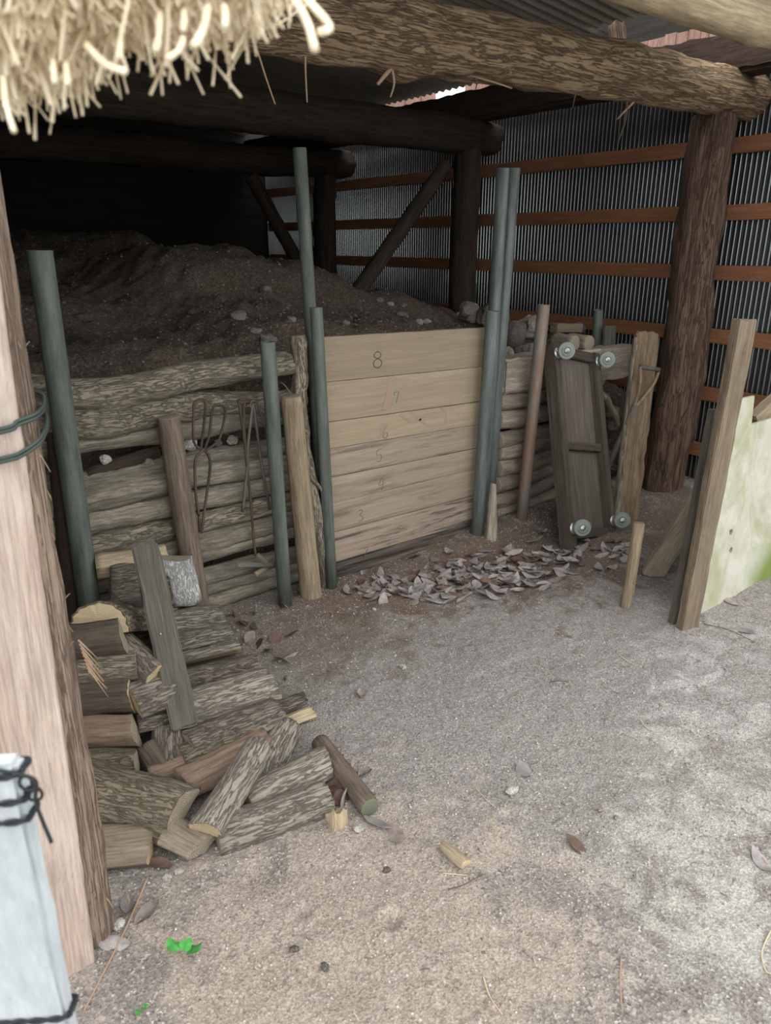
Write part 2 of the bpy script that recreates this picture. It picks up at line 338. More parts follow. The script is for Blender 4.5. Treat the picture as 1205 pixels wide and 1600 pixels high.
def soil_mat(name, cols, scale=1.0, patches=None):
    t = NT(name); c = t.coord((1, 1, 1), rand=False)
    big = t.noise(c, 1.3*scale, 5, .6, .4); fine = t.noise(c, 60*scale, 10, .8); grit = t.voro(c, 165*scale, out='Color'); grit2 = t.voro(c, 330*scale, out='Color')
    col = t.ramp(big, [(.35, cols[0]), (.5, cols[1]), (.65, cols[2])])
    col = t.mix(t.ramp(fine, [(.3, .75), (.62, 0.0)]), col, dk(cols[0], .45))
    sep = t.add('SeparateColor'); t.l.new(grit, sep.inputs[0])
    col = t.mix(t.ramp(sep.outputs[0], [(.84, 0.0), (.93, .55)]), col, cols[3]); col = t.mix(t.ramp(sep.outputs[1], [(.82, 0.0), (.95, .55)]), col, dk(cols[0], .4))
    PT_ = patches or []
    if PT_:
        xyz = t.add('SeparateXYZ'); t.l.new(c, xyz.inputs[0])
        for (cx, cy, rx, ry, colr, lo, amt) in patches:
            mp = t.add('Mapping', vector_type='TEXTURE'); mp.inputs['Location'].default_value = (cx, cy, 0); mp.inputs['Scale'].default_value = (rx, ry, 1e3); t.l.new(c, mp.inputs[0])
            ln = t.add('VectorMath', operation='LENGTH'); t.l.new(mp.outputs[0], ln.inputs[0])
            q = t.noise(c, 6*scale, 7, .72, .6); sub = t.add('Math', operation='MULTIPLY_ADD'); sub.inputs[1].default_value = -.22; t.l.new(ln.outputs['Value'], sub.inputs[0]); t.l.new(q, sub.inputs[2])
            col = t.mix(t.ramp(sub.outputs[0], [(lo, 0.0), (lo+.14, amt)]), col, colr)
    s2 = t.add('SeparateColor'); t.l.new(grit2, s2.inputs[0])
    col = t.mix(1.0, col, t.ramp(sep.outputs[2], [(0, .68), (.5, .92), (1, 1.10)]), 'MULTIPLY'); col = t.mix(1.0, col, t.ramp(s2.outputs[0], [(0, .74), (.5, .96), (1, 1.16)]), 'MULTIPLY')
    h = t.mix(.5, fine, t.voro(c, 165*scale)); n = t.bump(h, .7, .006); n = t.bump(t.noise(c, 14*scale, 6, .7), .35, .02, n)
    return t.done(col, .95, n)
M['dirt'] = soil_mat('trodden sandy dirt', [srgb(141, 132, 124), srgb(152, 143, 134), srgb(162, 153, 142), srgb(206, 199, 188)], 1.0,
    [(2.2, 1.55, 1.5, .9, srgb(158, 152, 149), .16, .55), (1.7, .75, .7, .35, srgb(196, 196, 183), .35, .45), (2.2, 1.05, .6, .35, srgb(198, 196, 189), .36, .45), (2.6, 1.3, .6, .35, srgb(194, 192, 190), .38, .42), (1.4, .55, .5, .3, srgb(190, 190, 177), .36, .4),
     (3.2, 2.4, 1.0, .45, srgb(106, 87, 74), .20, .85), (1.5, 2.45, .45, .4, srgb(116, 101, 87), .22, .6), (.70, 1.0, .45, .5, srgb(182, 162, 142), .18, .6), (2.1, 2.55, .6, .25, srgb(122, 99, 81), .2, .7)])
M['pile_soil'] = soil_mat('dark crumbly soil', [srgb(92, 78, 68), srgb(106, 90, 78), srgb(118, 102, 88), srgb(140, 126, 112)], .7)
def pebble_mat(name, stops):
    t = NT(name); g = t.add('NewGeometry'); col = t.ramp(g.outputs['Random Per Island'], stops); oi = t.add('ObjectInfo')
    return t.done(t.mix(.3, col, t.ramp(t.noise(t.coord((50, 50, 50)), 1, 4), [(.3, dk(stops[0][1], .8)), (.7, stops[-1][1])])), .9)
M['gravel'] = pebble_mat('mixed gravel', [(0, srgb(84, 80, 76)), (.25, srgb(120, 108, 98)), (.55, srgb(160, 142, 124)), (.8, srgb(184, 170, 154)), (1, srgb(214, 206, 196))])
M['litter'] = pebble_mat('fine litter', [(0, srgb(84, 74, 64)), (.4, srgb(130, 112, 94)), (.75, srgb(176, 156, 130)), (1, srgb(206, 190, 164))])
M['heap_gravel'] = pebble_mat('dull gravel', [(0, srgb(84, 74, 66)), (.5, srgb(118, 104, 92)), (.85, srgb(138, 122, 106)), (1, srgb(166, 150, 134))])
M['stone'] = soil_mat('grey brown stone', [srgb(140, 130, 120), srgb(158, 146, 134), srgb(172, 158, 148), srgb(196, 186, 176)], 2.0)
M['stone_pale'] = soil_mat('pale stone', [srgb(190, 184, 174), srgb(206, 200, 190), srgb(216, 210, 200), srgb(232, 228, 220)], 2.0)
M['stone_dark'] = soil_mat('dark stone', [srgb(92, 86, 80), srgb(108, 100, 92), srgb(120, 110, 100), srgb(150, 140, 130)], 2.0)
def leaf_mat(name, a, b):
    t = NT(name); n = t.noise(t.coord((40, 40, 40)), 1, 5); oi = t.add('ObjectInfo'); hv = t.add('HueSaturation'); rr = t.add('MapRange'); rr.inputs[3].default_value = .7; rr.inputs[4].default_value = 1.2
    t.l.new(oi.outputs['Random'], rr.inputs[0]); t.l.new(rr.outputs[0], hv.inputs['Value']); t.l.new(t.ramp(n, [(.3, b), (.7, a)]), hv.inputs['Color']); return t.done(hv.outputs[0], .8)
M['leaf_grey'] = leaf_mat('grey dry leaf', srgb(164, 156, 153), srgb(126, 118, 115))
M['leaf_tan'] = leaf_mat('tan dry leaf', srgb(160, 146, 136), srgb(118, 104, 95))
M['leaf_red'] = leaf_mat('red brown dry leaf', srgb(122, 92, 80), srgb(84, 64, 56))
M['leaf_green'] = leaf_mat('fresh green leaf', srgb(84, 160, 78, 1), srgb(56, 124, 58, 1))
M['twig'] = NT('dry twig').done(srgb(166, 134, 108), .9)
M['twig_dark'] = NT('dark dry fibre').done(srgb(96, 78, 62), .9)
M['twig_pale'] = NT('pale dry fibre').done(srgb(196, 176, 142), .9)

# ------------------------------------------------------------------ ground
def vnoise(x, y, s, seed):
    x = x*s; y = y*s; xi = np.floor(x).astype(np.int64); yi = np.floor(y).astype(np.int64); xf = x-xi; yf = y-yi
    def h(a, b): q = (a*374761393+b*668265263+seed*69069) & 0x7fffffff; q = ((q ^ (q >> 13))*1274126177) & 0x7fffffff; return ((q ^ (q >> 16)) & 0xffff)/65535.
    u = xf*xf*(3-2*xf); w = yf*yf*(3-2*yf)
    return (h(xi, yi)*(1-u)+h(xi+1, yi)*u)*(1-w)+(h(xi, yi+1)*(1-u)+h(xi+1, yi+1)*u)*w-.5
def gz(x, y):
    x = np.asarray(x, float); y = np.asarray(y, float)
    z = .012*vnoise(x, y, 2.1, 1)+.010*vnoise(x, y, 6, 2)+.006*vnoise(x, y, 17, 3)+.004*vnoise(x, y, 43, 4)+.003*vnoise(x, y, 90, 5)
    z = z+.06*np.exp(-((y-2.78)/.16)**2)*(1/(1+np.exp(-(x-2.45)*9)))                # soil banked along the log wall
    z = z+.10*np.exp(-((y-2.5)/.3)**2-((x-4.2)/.45)**2)                              # corner by the tall post
    for (cx, cy, d, r) in PITS: z = z-d*np.exp(-((x-cx)**2+(y-cy)**2)/r**2)+d*.25*np.exp(-((np.hypot(x-cx, y-cy)-r*1.7)/(r*.6))**2)
    return z
PITS = [(G(612, 1440).x, G(612, 1440).y, .022, .022), (G(475, 1425).x, G(475, 1425).y, .016, .018), (G(796, 1274).x, G(796, 1274).y, .014, .02),
        (G(540, 1530).x, G(540, 1530).y, .012, .06), (G(380, 1380).x, G(380, 1380).y, .010, .05), (G(715, 1258).x, G(715, 1258).y, .008, .02)]
def gzf(x, y): return float(gz(x, y))
xs = np.concatenate([np.linspace(-9, -.3, 24)[:-1], np.linspace(-.3, 4.7, 420), np.linspace(4.7, 12, 20)[1:]])
ys = np.concatenate([np.linspace(-9, .55, 24)[:-1], np.linspace(.55, 3.1, 250), np.linspace(3.1, 12, 20)[1:]])
gx, gy = np.meshgrid(xs, ys); gzv = gz(gx, gy)
nx, ny = len(xs), len(ys)
idx = np.arange(nx*ny).reshape(ny, nx)
quads = np.stack([idx[:-1, :-1], idx[:-1, 1:], idx[1:, 1:], idx[1:, :-1]], -1).reshape(-1, 4)
structure(link('floor', mesh('floor', np.stack([gx, gy, gzv], -1).reshape(-1, 3).tolist(), quads.tolist(), M['dirt'])))

# ------------------------------------------------------------------ shell: corrugated right wall, roof, dark walls
def corr(name, origin, along, up, n_w, pitch, amp, rows, normal, mat):
    """Corrugated sheet: waves advance along 'along', ribs run along 'up'."""
    o = Vector(origin); A = Vector(along); U = Vector(up); N = Vector(normal); per = 10; v = []; f = []; c = n_w*per+1
    for j in range(rows+1):
        for i in range(c):
            v.append(o+A*(pitch*i/per)+U*(j/rows)+N*(amp*math.cos(2*math.pi*i/per)))
    for j in range(rows):
        for i in range(c-1): a = j*c+i; f.append((a, a+1, a+1+c, a+c))
    return mesh(name, v, f, mat)
XW = 4.44
PT = .032
structure(link('wall_right', corr('wall_right', (XW, .9, -.05), (0, 1, 0), (0, 0, 2.62), int(7.3/PT), PT, .0155, 6, (1, 0, 0), M['tin_wall'])))
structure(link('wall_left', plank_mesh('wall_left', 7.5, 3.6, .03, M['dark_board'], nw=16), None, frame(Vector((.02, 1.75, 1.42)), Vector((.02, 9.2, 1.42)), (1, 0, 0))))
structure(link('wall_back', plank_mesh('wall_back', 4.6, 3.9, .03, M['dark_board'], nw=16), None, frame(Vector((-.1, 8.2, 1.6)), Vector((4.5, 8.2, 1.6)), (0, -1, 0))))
RS = .12
def roof(name, y0, y1, x1, zoff=0):
    x0 = -.6; z1 = 2.62+(4.25-x1)*RS+zoff; z0 = 2.62+(4.25-x0)*RS+zoff
    return link(name, corr(name, (x1, y0, z1), (0, 1, 0), (x0-x1, 0, z0-z1), int((y1-y0)/.076), .076, .009, 10, (0, 0, 1), M['tin_roof']))
o = roof('roof_sheet', .95, 3.3, 3.72, -.035); o['kind'] = 'structure'
o = roof('roof_sheet', 3.2, 6.95, 4.24, .025); o['kind'] = 'structure'
o = roof('roof_sheet', 6.9, 8.9, 4.2, .03); o['kind'] = 'structure'

# ------------------------------------------------------------------ timber frame
posts = [(2.54, 'thick bark covered post standing before the corrugated wall, front one', .135, .115, 'post_bark_dark'),
         (4.48, 'dark round post in the middle of the corrugated wall behind the boards', .11, .10, 'dark_timber'),
         (6.41, 'thin looking dark post at the far unlit end of the corrugated wall', .11, .10, 'dark_timber')]
for i, (y, lab, r0, r1, m) in enumerate(posts):
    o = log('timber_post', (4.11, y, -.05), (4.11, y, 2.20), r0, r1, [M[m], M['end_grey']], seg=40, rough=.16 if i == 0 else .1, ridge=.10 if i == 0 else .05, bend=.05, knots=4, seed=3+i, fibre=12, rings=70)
    tag(o, lab, 'post', kind='thing')
b1 = log('roof_beam', (-.3, 2.54, 2.30), (4.58, 2.54, 2.30), .125, .118, [M['beam_bark'], M['end_green']], seg=48, rings=150, rough=.14, ridge=.06, bend=.06, knots=9, seed=11)
tag(b1, 'thick pale barked log beam spanning the front, lying on the bark covered post', 'beam', kind='thing')
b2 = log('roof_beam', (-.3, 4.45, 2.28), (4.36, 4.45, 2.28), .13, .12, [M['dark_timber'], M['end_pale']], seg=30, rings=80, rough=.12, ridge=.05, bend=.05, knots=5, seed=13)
tag(b2, 'dark unlit log beam over the soil heap, second from the front', 'beam', kind='thing')
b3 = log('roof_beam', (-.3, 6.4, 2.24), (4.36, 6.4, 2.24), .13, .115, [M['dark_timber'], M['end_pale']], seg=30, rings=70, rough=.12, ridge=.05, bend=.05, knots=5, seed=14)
tag(b3, 'dark unlit log beam furthest back in the shed', 'beam', kind='thing')
o = plank('roof_girder', (4.20, .9, 2.485), (4.20, 8.1, 2.485), .20, .17, M['girder'], hint=(1, 0, 0), bev=.02, wear=.006, warp=.01, nw=3)
tag(o, 'long dark reddish girder resting on the beam ends along the corrugated wall', 'beam', kind='thing')
# purlin at the front, pale
a = PY(1020, -22, 1.72); b = PY(1205, 38, 1.72)
d = (b-a).normalized(); o = log('roof_purlin', a-d*3.2, b+d*1.2, .075, .075, [M['pale_log'], M['end_pale']], seg=30, rings=90, rough=.06, ridge=.02, bend=.02, knots=3, seed=21)
tag(o, 'pale smooth debarked log crossing the top right corner in front', 'beam', kind='thing')
a = PY(697, 258, 4.30); b = PY(560, 455, 4.30)
o = log('timber_brace', b+(b-a)*.3, a, .055, .05, [M['dark_timber'], M['split_red']], rough=.1, seed=31); tag(o, 'dark slanting brace pole leaning from the soil heap to the second beam', 'brace')
a = PY(392, 275, 6.25); b = PY(452, 385, 6.25)
o = log('timber_brace', b+(b-a)*.4, a, .06, .06, [M['dark_timber'], M['end_grey']], rough=.1, seed=32); tag(o, 'barely visible dark brace slanting under the furthest beam', 'brace')
o = log('roof_strut', (4.0, 3.06, 2.40), (3.97, 3.12, 2.72), .05, .045, [M['post_bark_dark'], M['end_grey']], rough=.15, seed=33); tag(o, 'short bark covered strut above the front beam beside the edge of the roof sheet', 'strut', kind='thing')
# battens on the wall (real rows, with the ends broken at the posts hidden)
rows = [(2.07, 'uppermost'), (1.715, 'second highest'), (1.38, 'middle'), (1.01, 'fourth from the top'), (.655, 'fifth from the top'), (.295, 'lowest')]
for i, (z, w) in enumerate(rows):
    o = plank('wood_batten', (XW-.034, .95, z), (XW-.034, 8.1, z), .085, .035, M['batten'], hint=(1, 0, 0), wear=.002, ns=60, nw=3)
    tag(o, 'orange brown batten running along the corrugated wall, %s of the rows' % w, 'batten', 'battens on the corrugated wall', kind='thing')
# outdoors through the gap under the eaves: a neighbouring eave with cedar shingle ends
rr = random.Random(4)
for y, yend, lab in ((1.2, 5.35, 'reddish cedar shingle edge outdoors, long run seen through the gap under the eaves'), (5.75, 7.5, 'reddish cedar shingle edge of the roof outside, far run beyond the bright chink')):
    v = []; f = []
    while y < yend:
        w = rr.uniform(.05, .13); zt = 2.825+rr.uniform(-.004, .006); zb = 2.70+rr.uniform(-.03, .02); x = 4.86+rr.uniform(-.012, .012); n0 = len(v)
        for (dx, dy, dz) in ((0, 0, zb), (.03, 0, zb), (.03, w, zb), (0, w, zb), (0, 0, zt), (.03, 0, zt), (.03, w, zt), (0, w, zt)): v.append((x+dx, y+dy, dz))
        for q in ((0, 3, 2, 1), (4, 5, 6, 7), (0, 1, 5, 4), (1, 2, 6, 5), (2, 3, 7, 6), (3, 0, 4, 7)): f.append(tuple(n0+k for k in q))
        y += w+.004
    structure(link('trim_2' if yend < 6 else 'trim_3', mesh('trim', v, f, M['fascia'], smooth=False)))
structure(plank('trim_1', (4.92, 1.2, 2.98), (4.92, 4.6, 2.98), .30, .03, M['dark_board'], hint=(-1, 0, 0)))

# ------------------------------------------------------------------ soil heap behind the retaining walls
CP = [(.2, 2.9, .93), (.9, 2.9, .95), (1.6, 2.9, 1.0), (2.2, 2.9, 1.08), (2.7, 2.9, 1.05), (3.1, 2.95, .78), (3.7, 3.0, .72), (4.2, 3.0, .6), (4.3, 3.8, .85), (3.3, 3.6, 1.05), (4.2, 4.5, 1.0),
      (.3, 3.6, 1.05), (1.2, 3.5, 1.12), (1.9, 3.6, 1.22), (2.6, 3.6, 1.13), (.9, 4.4, 1.28), (2.05, 4.6, 1.52), (2.6, 4.5, 1.42), (3.15, 4.5, 1.22), (3.7, 4.6, 1.08), (.2, 4.8, 1.3), (1.8, 6, 1.62), (1.2, 6.2, 1.62), (.6, 5.8, 1.5), (2.6, 5.8, 1.42), (3.6, 6, 1.12), (2, 8, 1.4), (4.2, 8, 1.0), (.2, 8, 1.4)]
cp = np.array(CP)
def mz(x, y):
    x = np.asarray(x, float); y = np.asarray(y, float)
    d2 = (x[..., None]-cp[:, 0])**2+(y[..., None]-cp[:, 1])**2; w = 1/(d2+.03)**2.2
    z = (w*cp[:, 2]).sum(-1)/w.sum(-1)
    return z+.05*vnoise(x, y, 2.3, 11)+.04*vnoise(x, y, 6, 12)+.03*vnoise(x, y, 15, 13)+.02*vnoise(x, y, 33, 14)
mx_, my_ = np.meshgrid(np.linspace(.06, 4.36, 220), np.linspace(2.985, 8.1, 240)); mzz = mz(mx_, my_)
n1, n2 = 240, 220; vv = np.stack([mx_, my_, mzz], -1).reshape(-1, 3).tolist(); idx = np.arange(n1*n2).reshape(n1, n2)
qq = np.stack([idx[:-1, :-1], idx[:-1, 1:], idx[1:, 1:], idx[1:, :-1]], -1).reshape(-1, 4).tolist()
for i in range(n2): x_, y_, z_ = vv[i]; vv.append((x_, y_+.02*math.sin(i*1.7), -.05))
for i in range(n2-1): qq.append((i, n1*n2+i, n1*n2+i+1, i+1))
tag(link('soil_heap', mesh('soil_heap', vv, qq, M['pile_soil'])), 'dark heap of crumbly soil filling the shed behind the retaining walls', 'soil', kind='stuff')

def grit(name, pts, smin, smax, mat, label, cat='gravel'):
    """Loose grains: small jittered octahedra, nobody could count them."""
    n = len(pts); base = np.array([(1, 0, 0), (-1, 0, 0), (0, 1, 0), (0, -1, 0), (0, 0, 1), (0, 0, -1)], float)
    fc = np.array([(0, 2, 4), (2, 1, 4), (1, 3, 4), (3, 0, 4), (2, 0, 5), (1, 2, 5), (3, 1, 5), (0, 3, 5)])
    s = smin+(smax-smin)*rng.random(n)**3; j = base[None]*(s[:, None, None]*(0.7+.6*rng.random((n, 6, 1)))); a = rng.random(n)*6.28
    ca, sa = np.cos(a)[:, None], np.sin(a)[:, None]; x = j[:, :, 0]*ca-j[:, :, 1]*sa; y = j[:, :, 0]*sa+j[:, :, 1]*ca
    V = np.stack([x+pts[:, 0:1], y+pts[:, 1:2], j[:, :, 2]*.7+pts[:, 2:3]+s[:, None]*.15], -1).reshape(-1, 3)
    Fq = (fc[None]+6*np.arange(n)[:, None, None]).reshape(-1, 3)
    return tag(link(name, mesh(name, V.tolist(), Fq.tolist(), mat)), label, cat, kind='stuff')
n = 80000; u = rng.random(n)**.8; yy = .6+u*2.2; xx = .2+rng.random(n)*4.0
keep = rng.random(n) < np.clip(.25+.9*np.exp(-((xx-1.0)/.7)**2-((yy-1.1)/.7)**2)+.5*np.exp(-((yy-2.65)/.25)**2), 0, 1); xx, yy = xx[keep], yy[keep]
grit('gravel', np.stack([xx, yy, gz(xx, yy)], -1), .0010, .0048, M['gravel'], 'fine loose gravel scattered over the dirt floor')
n = 9000; xx = .1+rng.random(n)*4.1; yy = 2.96+rng.random(n)**1.6*2.6; kp = rng.random(n) < np.clip((xx-.6)/2.2, .12, 1); xx, yy = xx[kp], yy[kp]; zz = mz(xx, yy)
grit('soil_gravel', np.stack([xx, yy, zz], -1), .003, .013, M['heap_gravel'], 'loose gravel crumbs on the dark soil heap')
grp = 'cobbles half buried in the soil heap'
for i, (px, py, s, m) in enumerate([(720, 496, .045, 'stone_pale'), (741, 503, .05, 'stone_pale'), (628, 494, .04, 'stone'), (592, 475, .035, 'stone'), (610, 478, .028, 'stone_pale'), (630, 480, .03, 'stone'),
     (655, 506, .03, 'stone_pale'), (668, 505, .03, 'stone_pale'), (540, 510, .03, 'stone'), (372, 500, .05, 'stone'), (345, 470, .04, 'stone_dark'), (415, 455, .04, 'stone'), (130, 500, .05, 'stone_dark'), (420, 540, .05, 'stone'), (400, 520, .03, 'stone'), (300, 490, .03, 'stone_dark'), (455, 505, .03, 'stone')]):
    # march the view ray down to the heap, then sit the stone there
    p = None; d = ray(px, py); t0 = 2.95/d.y
    for k in range(400):
        q = CAM+d*(t0+k*.00002)
        if q.z < float(mz(q.x, q.y)): p = q; break
    if p is None or p.x < .1 or p.y > 7.9: continue
    p.z = float(mz(p.x, p.y))
    o = link('cobble', stone_mesh('cobble', s, s*.8, s*.6, M[m], seed=40+i)); o.location = p+Vector((0, 0, s*.2)); o.rotation_euler = (0, 0, i*1.3)
    tag(o, 'rounded cobble lying on the dark soil heap', 'stone', grp)

# ------------------------------------------------------------------ log retaining wall, left bay
zs = [(1.035, .058, 'wall_log_bark', 'crooked topmost log'), (.93, .062, 'wall_log_bark', 'thick second log from the top'), (.845, .042, 'wall_log', 'smooth third log from the top'), (.70, .040, 'wall_log', 'thin fourth log under the earth filled gap'),
      (.62, .050, 'wall_log', 'fifth log from the top'), (.53, .048, 'wall_log', 'sixth log from the top'), (.44, .052, 'wall_log_bark', 'seventh log from the top'), (.345, .05, 'wall_log', 'eighth log from the top'),
      (.26, .042, 'wall_log', 'fourth log up from the ground'), (.185, .04, 'wall_log', 'third log up from the ground'), (.11, .04, 'wall_log', 'second log up from the ground'), (.032, .04, 'wall_log', 'lowest log touching the ground')]
rr = random.Random(5)
for i, (z, r, m, w) in enumerate(zs):
    o = log('retaining_log', (.50-rr.random()*.06, 2.85+rr.uniform(-.01, .01), z+rr.uniform(-.012, .012)), (1.66, 2.85+rr.uniform(-.01, .01), z+rr.uniform(-.012, .012)), r*rr.uniform(1.0, 1.16), r*rr.uniform(.84, 1.0), [M[m], M['wall_log_end']],
            seg=26, rings=46, rough=.2 if i < 2 else .16, ridge=.08, bend=.07 if i < 2 else .035, knots=5 if i < 2 else 3, seed=50+i, fibre=6)
    tag(o, 'grey brown %s of the left retaining wall' % w, 'log', 'logs of the left retaining wall')
for i, (px, py, s, m, lab) in enumerate([(297, 694, .03, 'stone_pale', 'pale stone stuck between the logs right of the slanting brown post'), (363, 688, .026, 'stone', 'orange brown stone between the logs below the iron hooks'), (232, 722, .02, 'stone', 'small stone in the dark gap of the left log wall'), (165, 718, .022, 'stone_pale', 'pale chip in the dark gap behind the thick green pipe'), (340, 692, .02, 'stone_dark', 'small dark stone between the logs under the wire loops')]):
    o = link('wall_stone', stone_mesh('wall_stone', s, s*.8, s*.8, M[m], seed=80+i, flat=1)); o.location = PY(px, py, 2.84); tag(o, lab, 'stone'); o['kind'] = 'thing'; o.name = 'stone'
a = PY(135, 745, 2.86); b = PY(245, 705, 2.87)
o = log('gap_log', a, b, .035, .03, [M['dark_timber'], M['end_grey']], rough=.2, seed=88); tag(o, 'dark rotten stick in the gap between logs behind the green pipe', 'stick'); o.name = 'rotten_stick'

def post(name, pt, pb, Y, r0, r1, mats, label, cat='post', Yb=None, **kw):
    a = PY(*pt, Y); b = PY(*pb, Yb if Yb else Y); b = ground_line(a, b)
    o = log(name, b, a, r0, r1, mats, **kw); return tag(o, label, cat)
post('wood_post', (263, 652), (310, 942), 2.745, .046, .044, [M['post_wood'], M['end_grey']], 'slanting round brown post in front of the left log wall', rough=.08, ridge=.03, knots=2, seed=91, seg=26)
post('wood_post', (455, 619), (487, 942), 2.70, .050, .045, [M['cut_post'], M['end_grey']], 'pale round cut post between the green pipe and the bark covered post', rough=.06, ridge=.02, knots=1, seed=92, seg=28)
bp = post('wood_post', (461, 526), (503, 915), 2.765, .034, .034, [M['dry_bark'], M['end_grey']], 'crooked bark covered post beside the numbered boards', rough=.25, ridge=.1, bend=.06, knots=3, seed=93, seg=24)
v, f = tube_data(smooth_path([PY(484, 745, 2.735), PY(497, 758, 2.725), PY(507, 775, 2.73), PY(505, 795, 2.74)]), .010, 8, .5)
st = link('broken_branch', mesh('broken_branch', v, f, M['dry_bark'])); st.parent = bp; st.matrix_parent_inverse = bp.matrix_world.inverted()
post('wood_post', (88, 672), (112, 935), 2.77, .035, .035, [M['dark_timber'], M['end_grey']], 'dark shadowed post behind the thick green pipe', rough=.08, seed=94)
a = PY(771, 756, 2.66); b = Vector((PY(768, 834, 2.66).x, 2.66, .0))
o = log('stump_post', b-Vector((0, 0, .02)), a, .036, .016, [M['stub_wood'], M['stub_wood']], rough=.2, ridge=.12, seed=95, cut=.3); tag(o, 'short rotten pale stump beside the foot of the metal pipes', 'post'); o.name = 'wood_stub'

# pipes
def ppipe(pt, pb, Y, r, m, label, Yb=None):
    a = PY(*pt, Y); b = ground_line(a, PY(*pb, Yb or Y)); return pipe('steel_pipe', b, a, r, M[m], label)
ppipe((62, 391), (138, 930), 2.70, .040, 'pipe_green', 'thick grey green steel pipe standing furthest left before the log wall')
ppipe((418, 534), (446, 945), 2.685, .031, 'pipe_green', 'grey green steel pipe standing left of the pale cut post')
ppipe((494, 480), (518, 910), 2.725, .027, 'pipe_green', 'steel pipe holding the left ends of the numbered boards')
ppipe((468, 231), (487, 525), 2.86, .028, 'pipe_green', 'tall steel pipe rising behind the left end of the boards')
ppipe((786, 263), (752, 835), 2.83, .033, 'pipe_blue', 'tall steel pipe, left one of the close pair right of the boards')
ppipe((803, 263), (760, 835), 2.86, .033, 'pipe_blue', 'tall steel pipe, right one of the close pair right of the boards')
ppipe((770, 486), (745, 840), 2.725, .034, 'pipe_blue', 'short steel pipe holding the right ends of the numbered boards')
ppipe((850, 476), (815, 815), 2.73, .033, 'pipe_rust', 'rusty topped steel pipe leaning beside the wheeled dolly')
ppipe((935, 484), (925, 700), 3.02, .030, 'pipe_green', 'short grey green pipe sticking up behind the wheeled dolly')

# ------------------------------------------------------------------ numbered boards
edges = [1.166, .968, .786, .661, .524, .394, .246, .09, 0.0]
redge = [1.145, .946, .764, .642, .512, .398, .245, .09, -.005]
names = ['8', '7', '6', '5', '4', '3', '2', None]
strokes = {'8': [[(0, .5), (.22, .38), (.25, .2), (0, .08), (-.25, .2), (-.22, .38), (0, .5)], [(0, .08), (.28, -.1), (.28, -.35), (0, -.5), (-.28, -.35), (-.28, -.1), (0, .08)]],
           '7': [[(-.2, .2), (-.22, .42), (.25, .45), (.15, 0), (.0, -.5)]], '6': [[(.2, .5), (-.1, .3), (-.22, -.1), (-.15, -.45), (.15, -.45), (.2, -.1), (-.2, -.1)]],
           '5': [[(.3, .5), (-.15, .45), (-.22, .05), (.15, .08), (.25, -.25), (.05, -.5), (-.25, -.4)]], '4': [[(.0, .5), (-.28, -.05), (.3, .0)], [(.15, .4), (.0, -.5)]],
           '3': [[(-.2, .42), (.1, .5), (.2, .3), (-.05, .08), (.22, -.15), (.15, -.42), (-.2, -.45)]], '2': [[(-.2, .3), (0, .5), (.22, .3), (-.2, -.45), (.28, -.42)]]}
npx = {'8': (590, 562, .075), '7': (620, 621, .055), '6': (602, 675, .06), '5': (593, 712, .06), '4': (597, 756, .065), '3': (564, 806, .06), '2': (572, 862, .05)}
wornames = ['topmost wide board', 'second board from the top', 'third board from the top', 'fourth board from the top', 'fifth board from the top', 'sixth board from the top', 'seventh board from the top', 'blackened lowest board']
YB = 2.785
t = NT('blackened damp board'); g = t.noise(t.coord((50, 50, 2.2)), 1, 8, .65, .6); col = t.ramp(g, [(.42, srgb(48, 44, 42)), (.66, srgb(118, 102, 88))]); M['board_dark'] = t.done(col, .9, t.bump(g, .2, .004))
t = NT('board with black rot streaks'); g = t.noise(t.coord((50, 50, 2.2)), 1, 8, .65, .6); col = t.ramp(g, [(.3, srgb(140, 120, 102)), (.68, srgb(168, 148, 128))])
rot = t.noise(t.coord((26, 26, 1.8)), 1, 8, .75, .4); col = t.mix(t.ramp(rot, [(.50, 0.0), (.60, .85)]), col, srgb(64, 58, 56)); M['board_rot'] = t.done(col, .9, t.bump(g, .15, .004))
t = NT('greyer retaining board'); g = t.noise(t.coord((50, 50, 2.2)), 1, 8, .65, .6); col = t.ramp(g, [(.3, srgb(138, 120, 102)), (.68, srgb(166, 147, 125))])
rot = t.noise(t.coord((20, 20, 2)), 1, 6, .7, .4); col = t.mix(t.ramp(rot, [(.52, 0.0), (.66, .65)]), col, srgb(100, 82, 72)); M['board_grey'] = t.done(col, .9, t.bump(g, .15, .004))
bmats = ['board', 'board', 'board', 'board_grey', 'board_grey', 'board_grey', 'board_rot', 'board_dark']
XL, XR = 1.735, 2.735
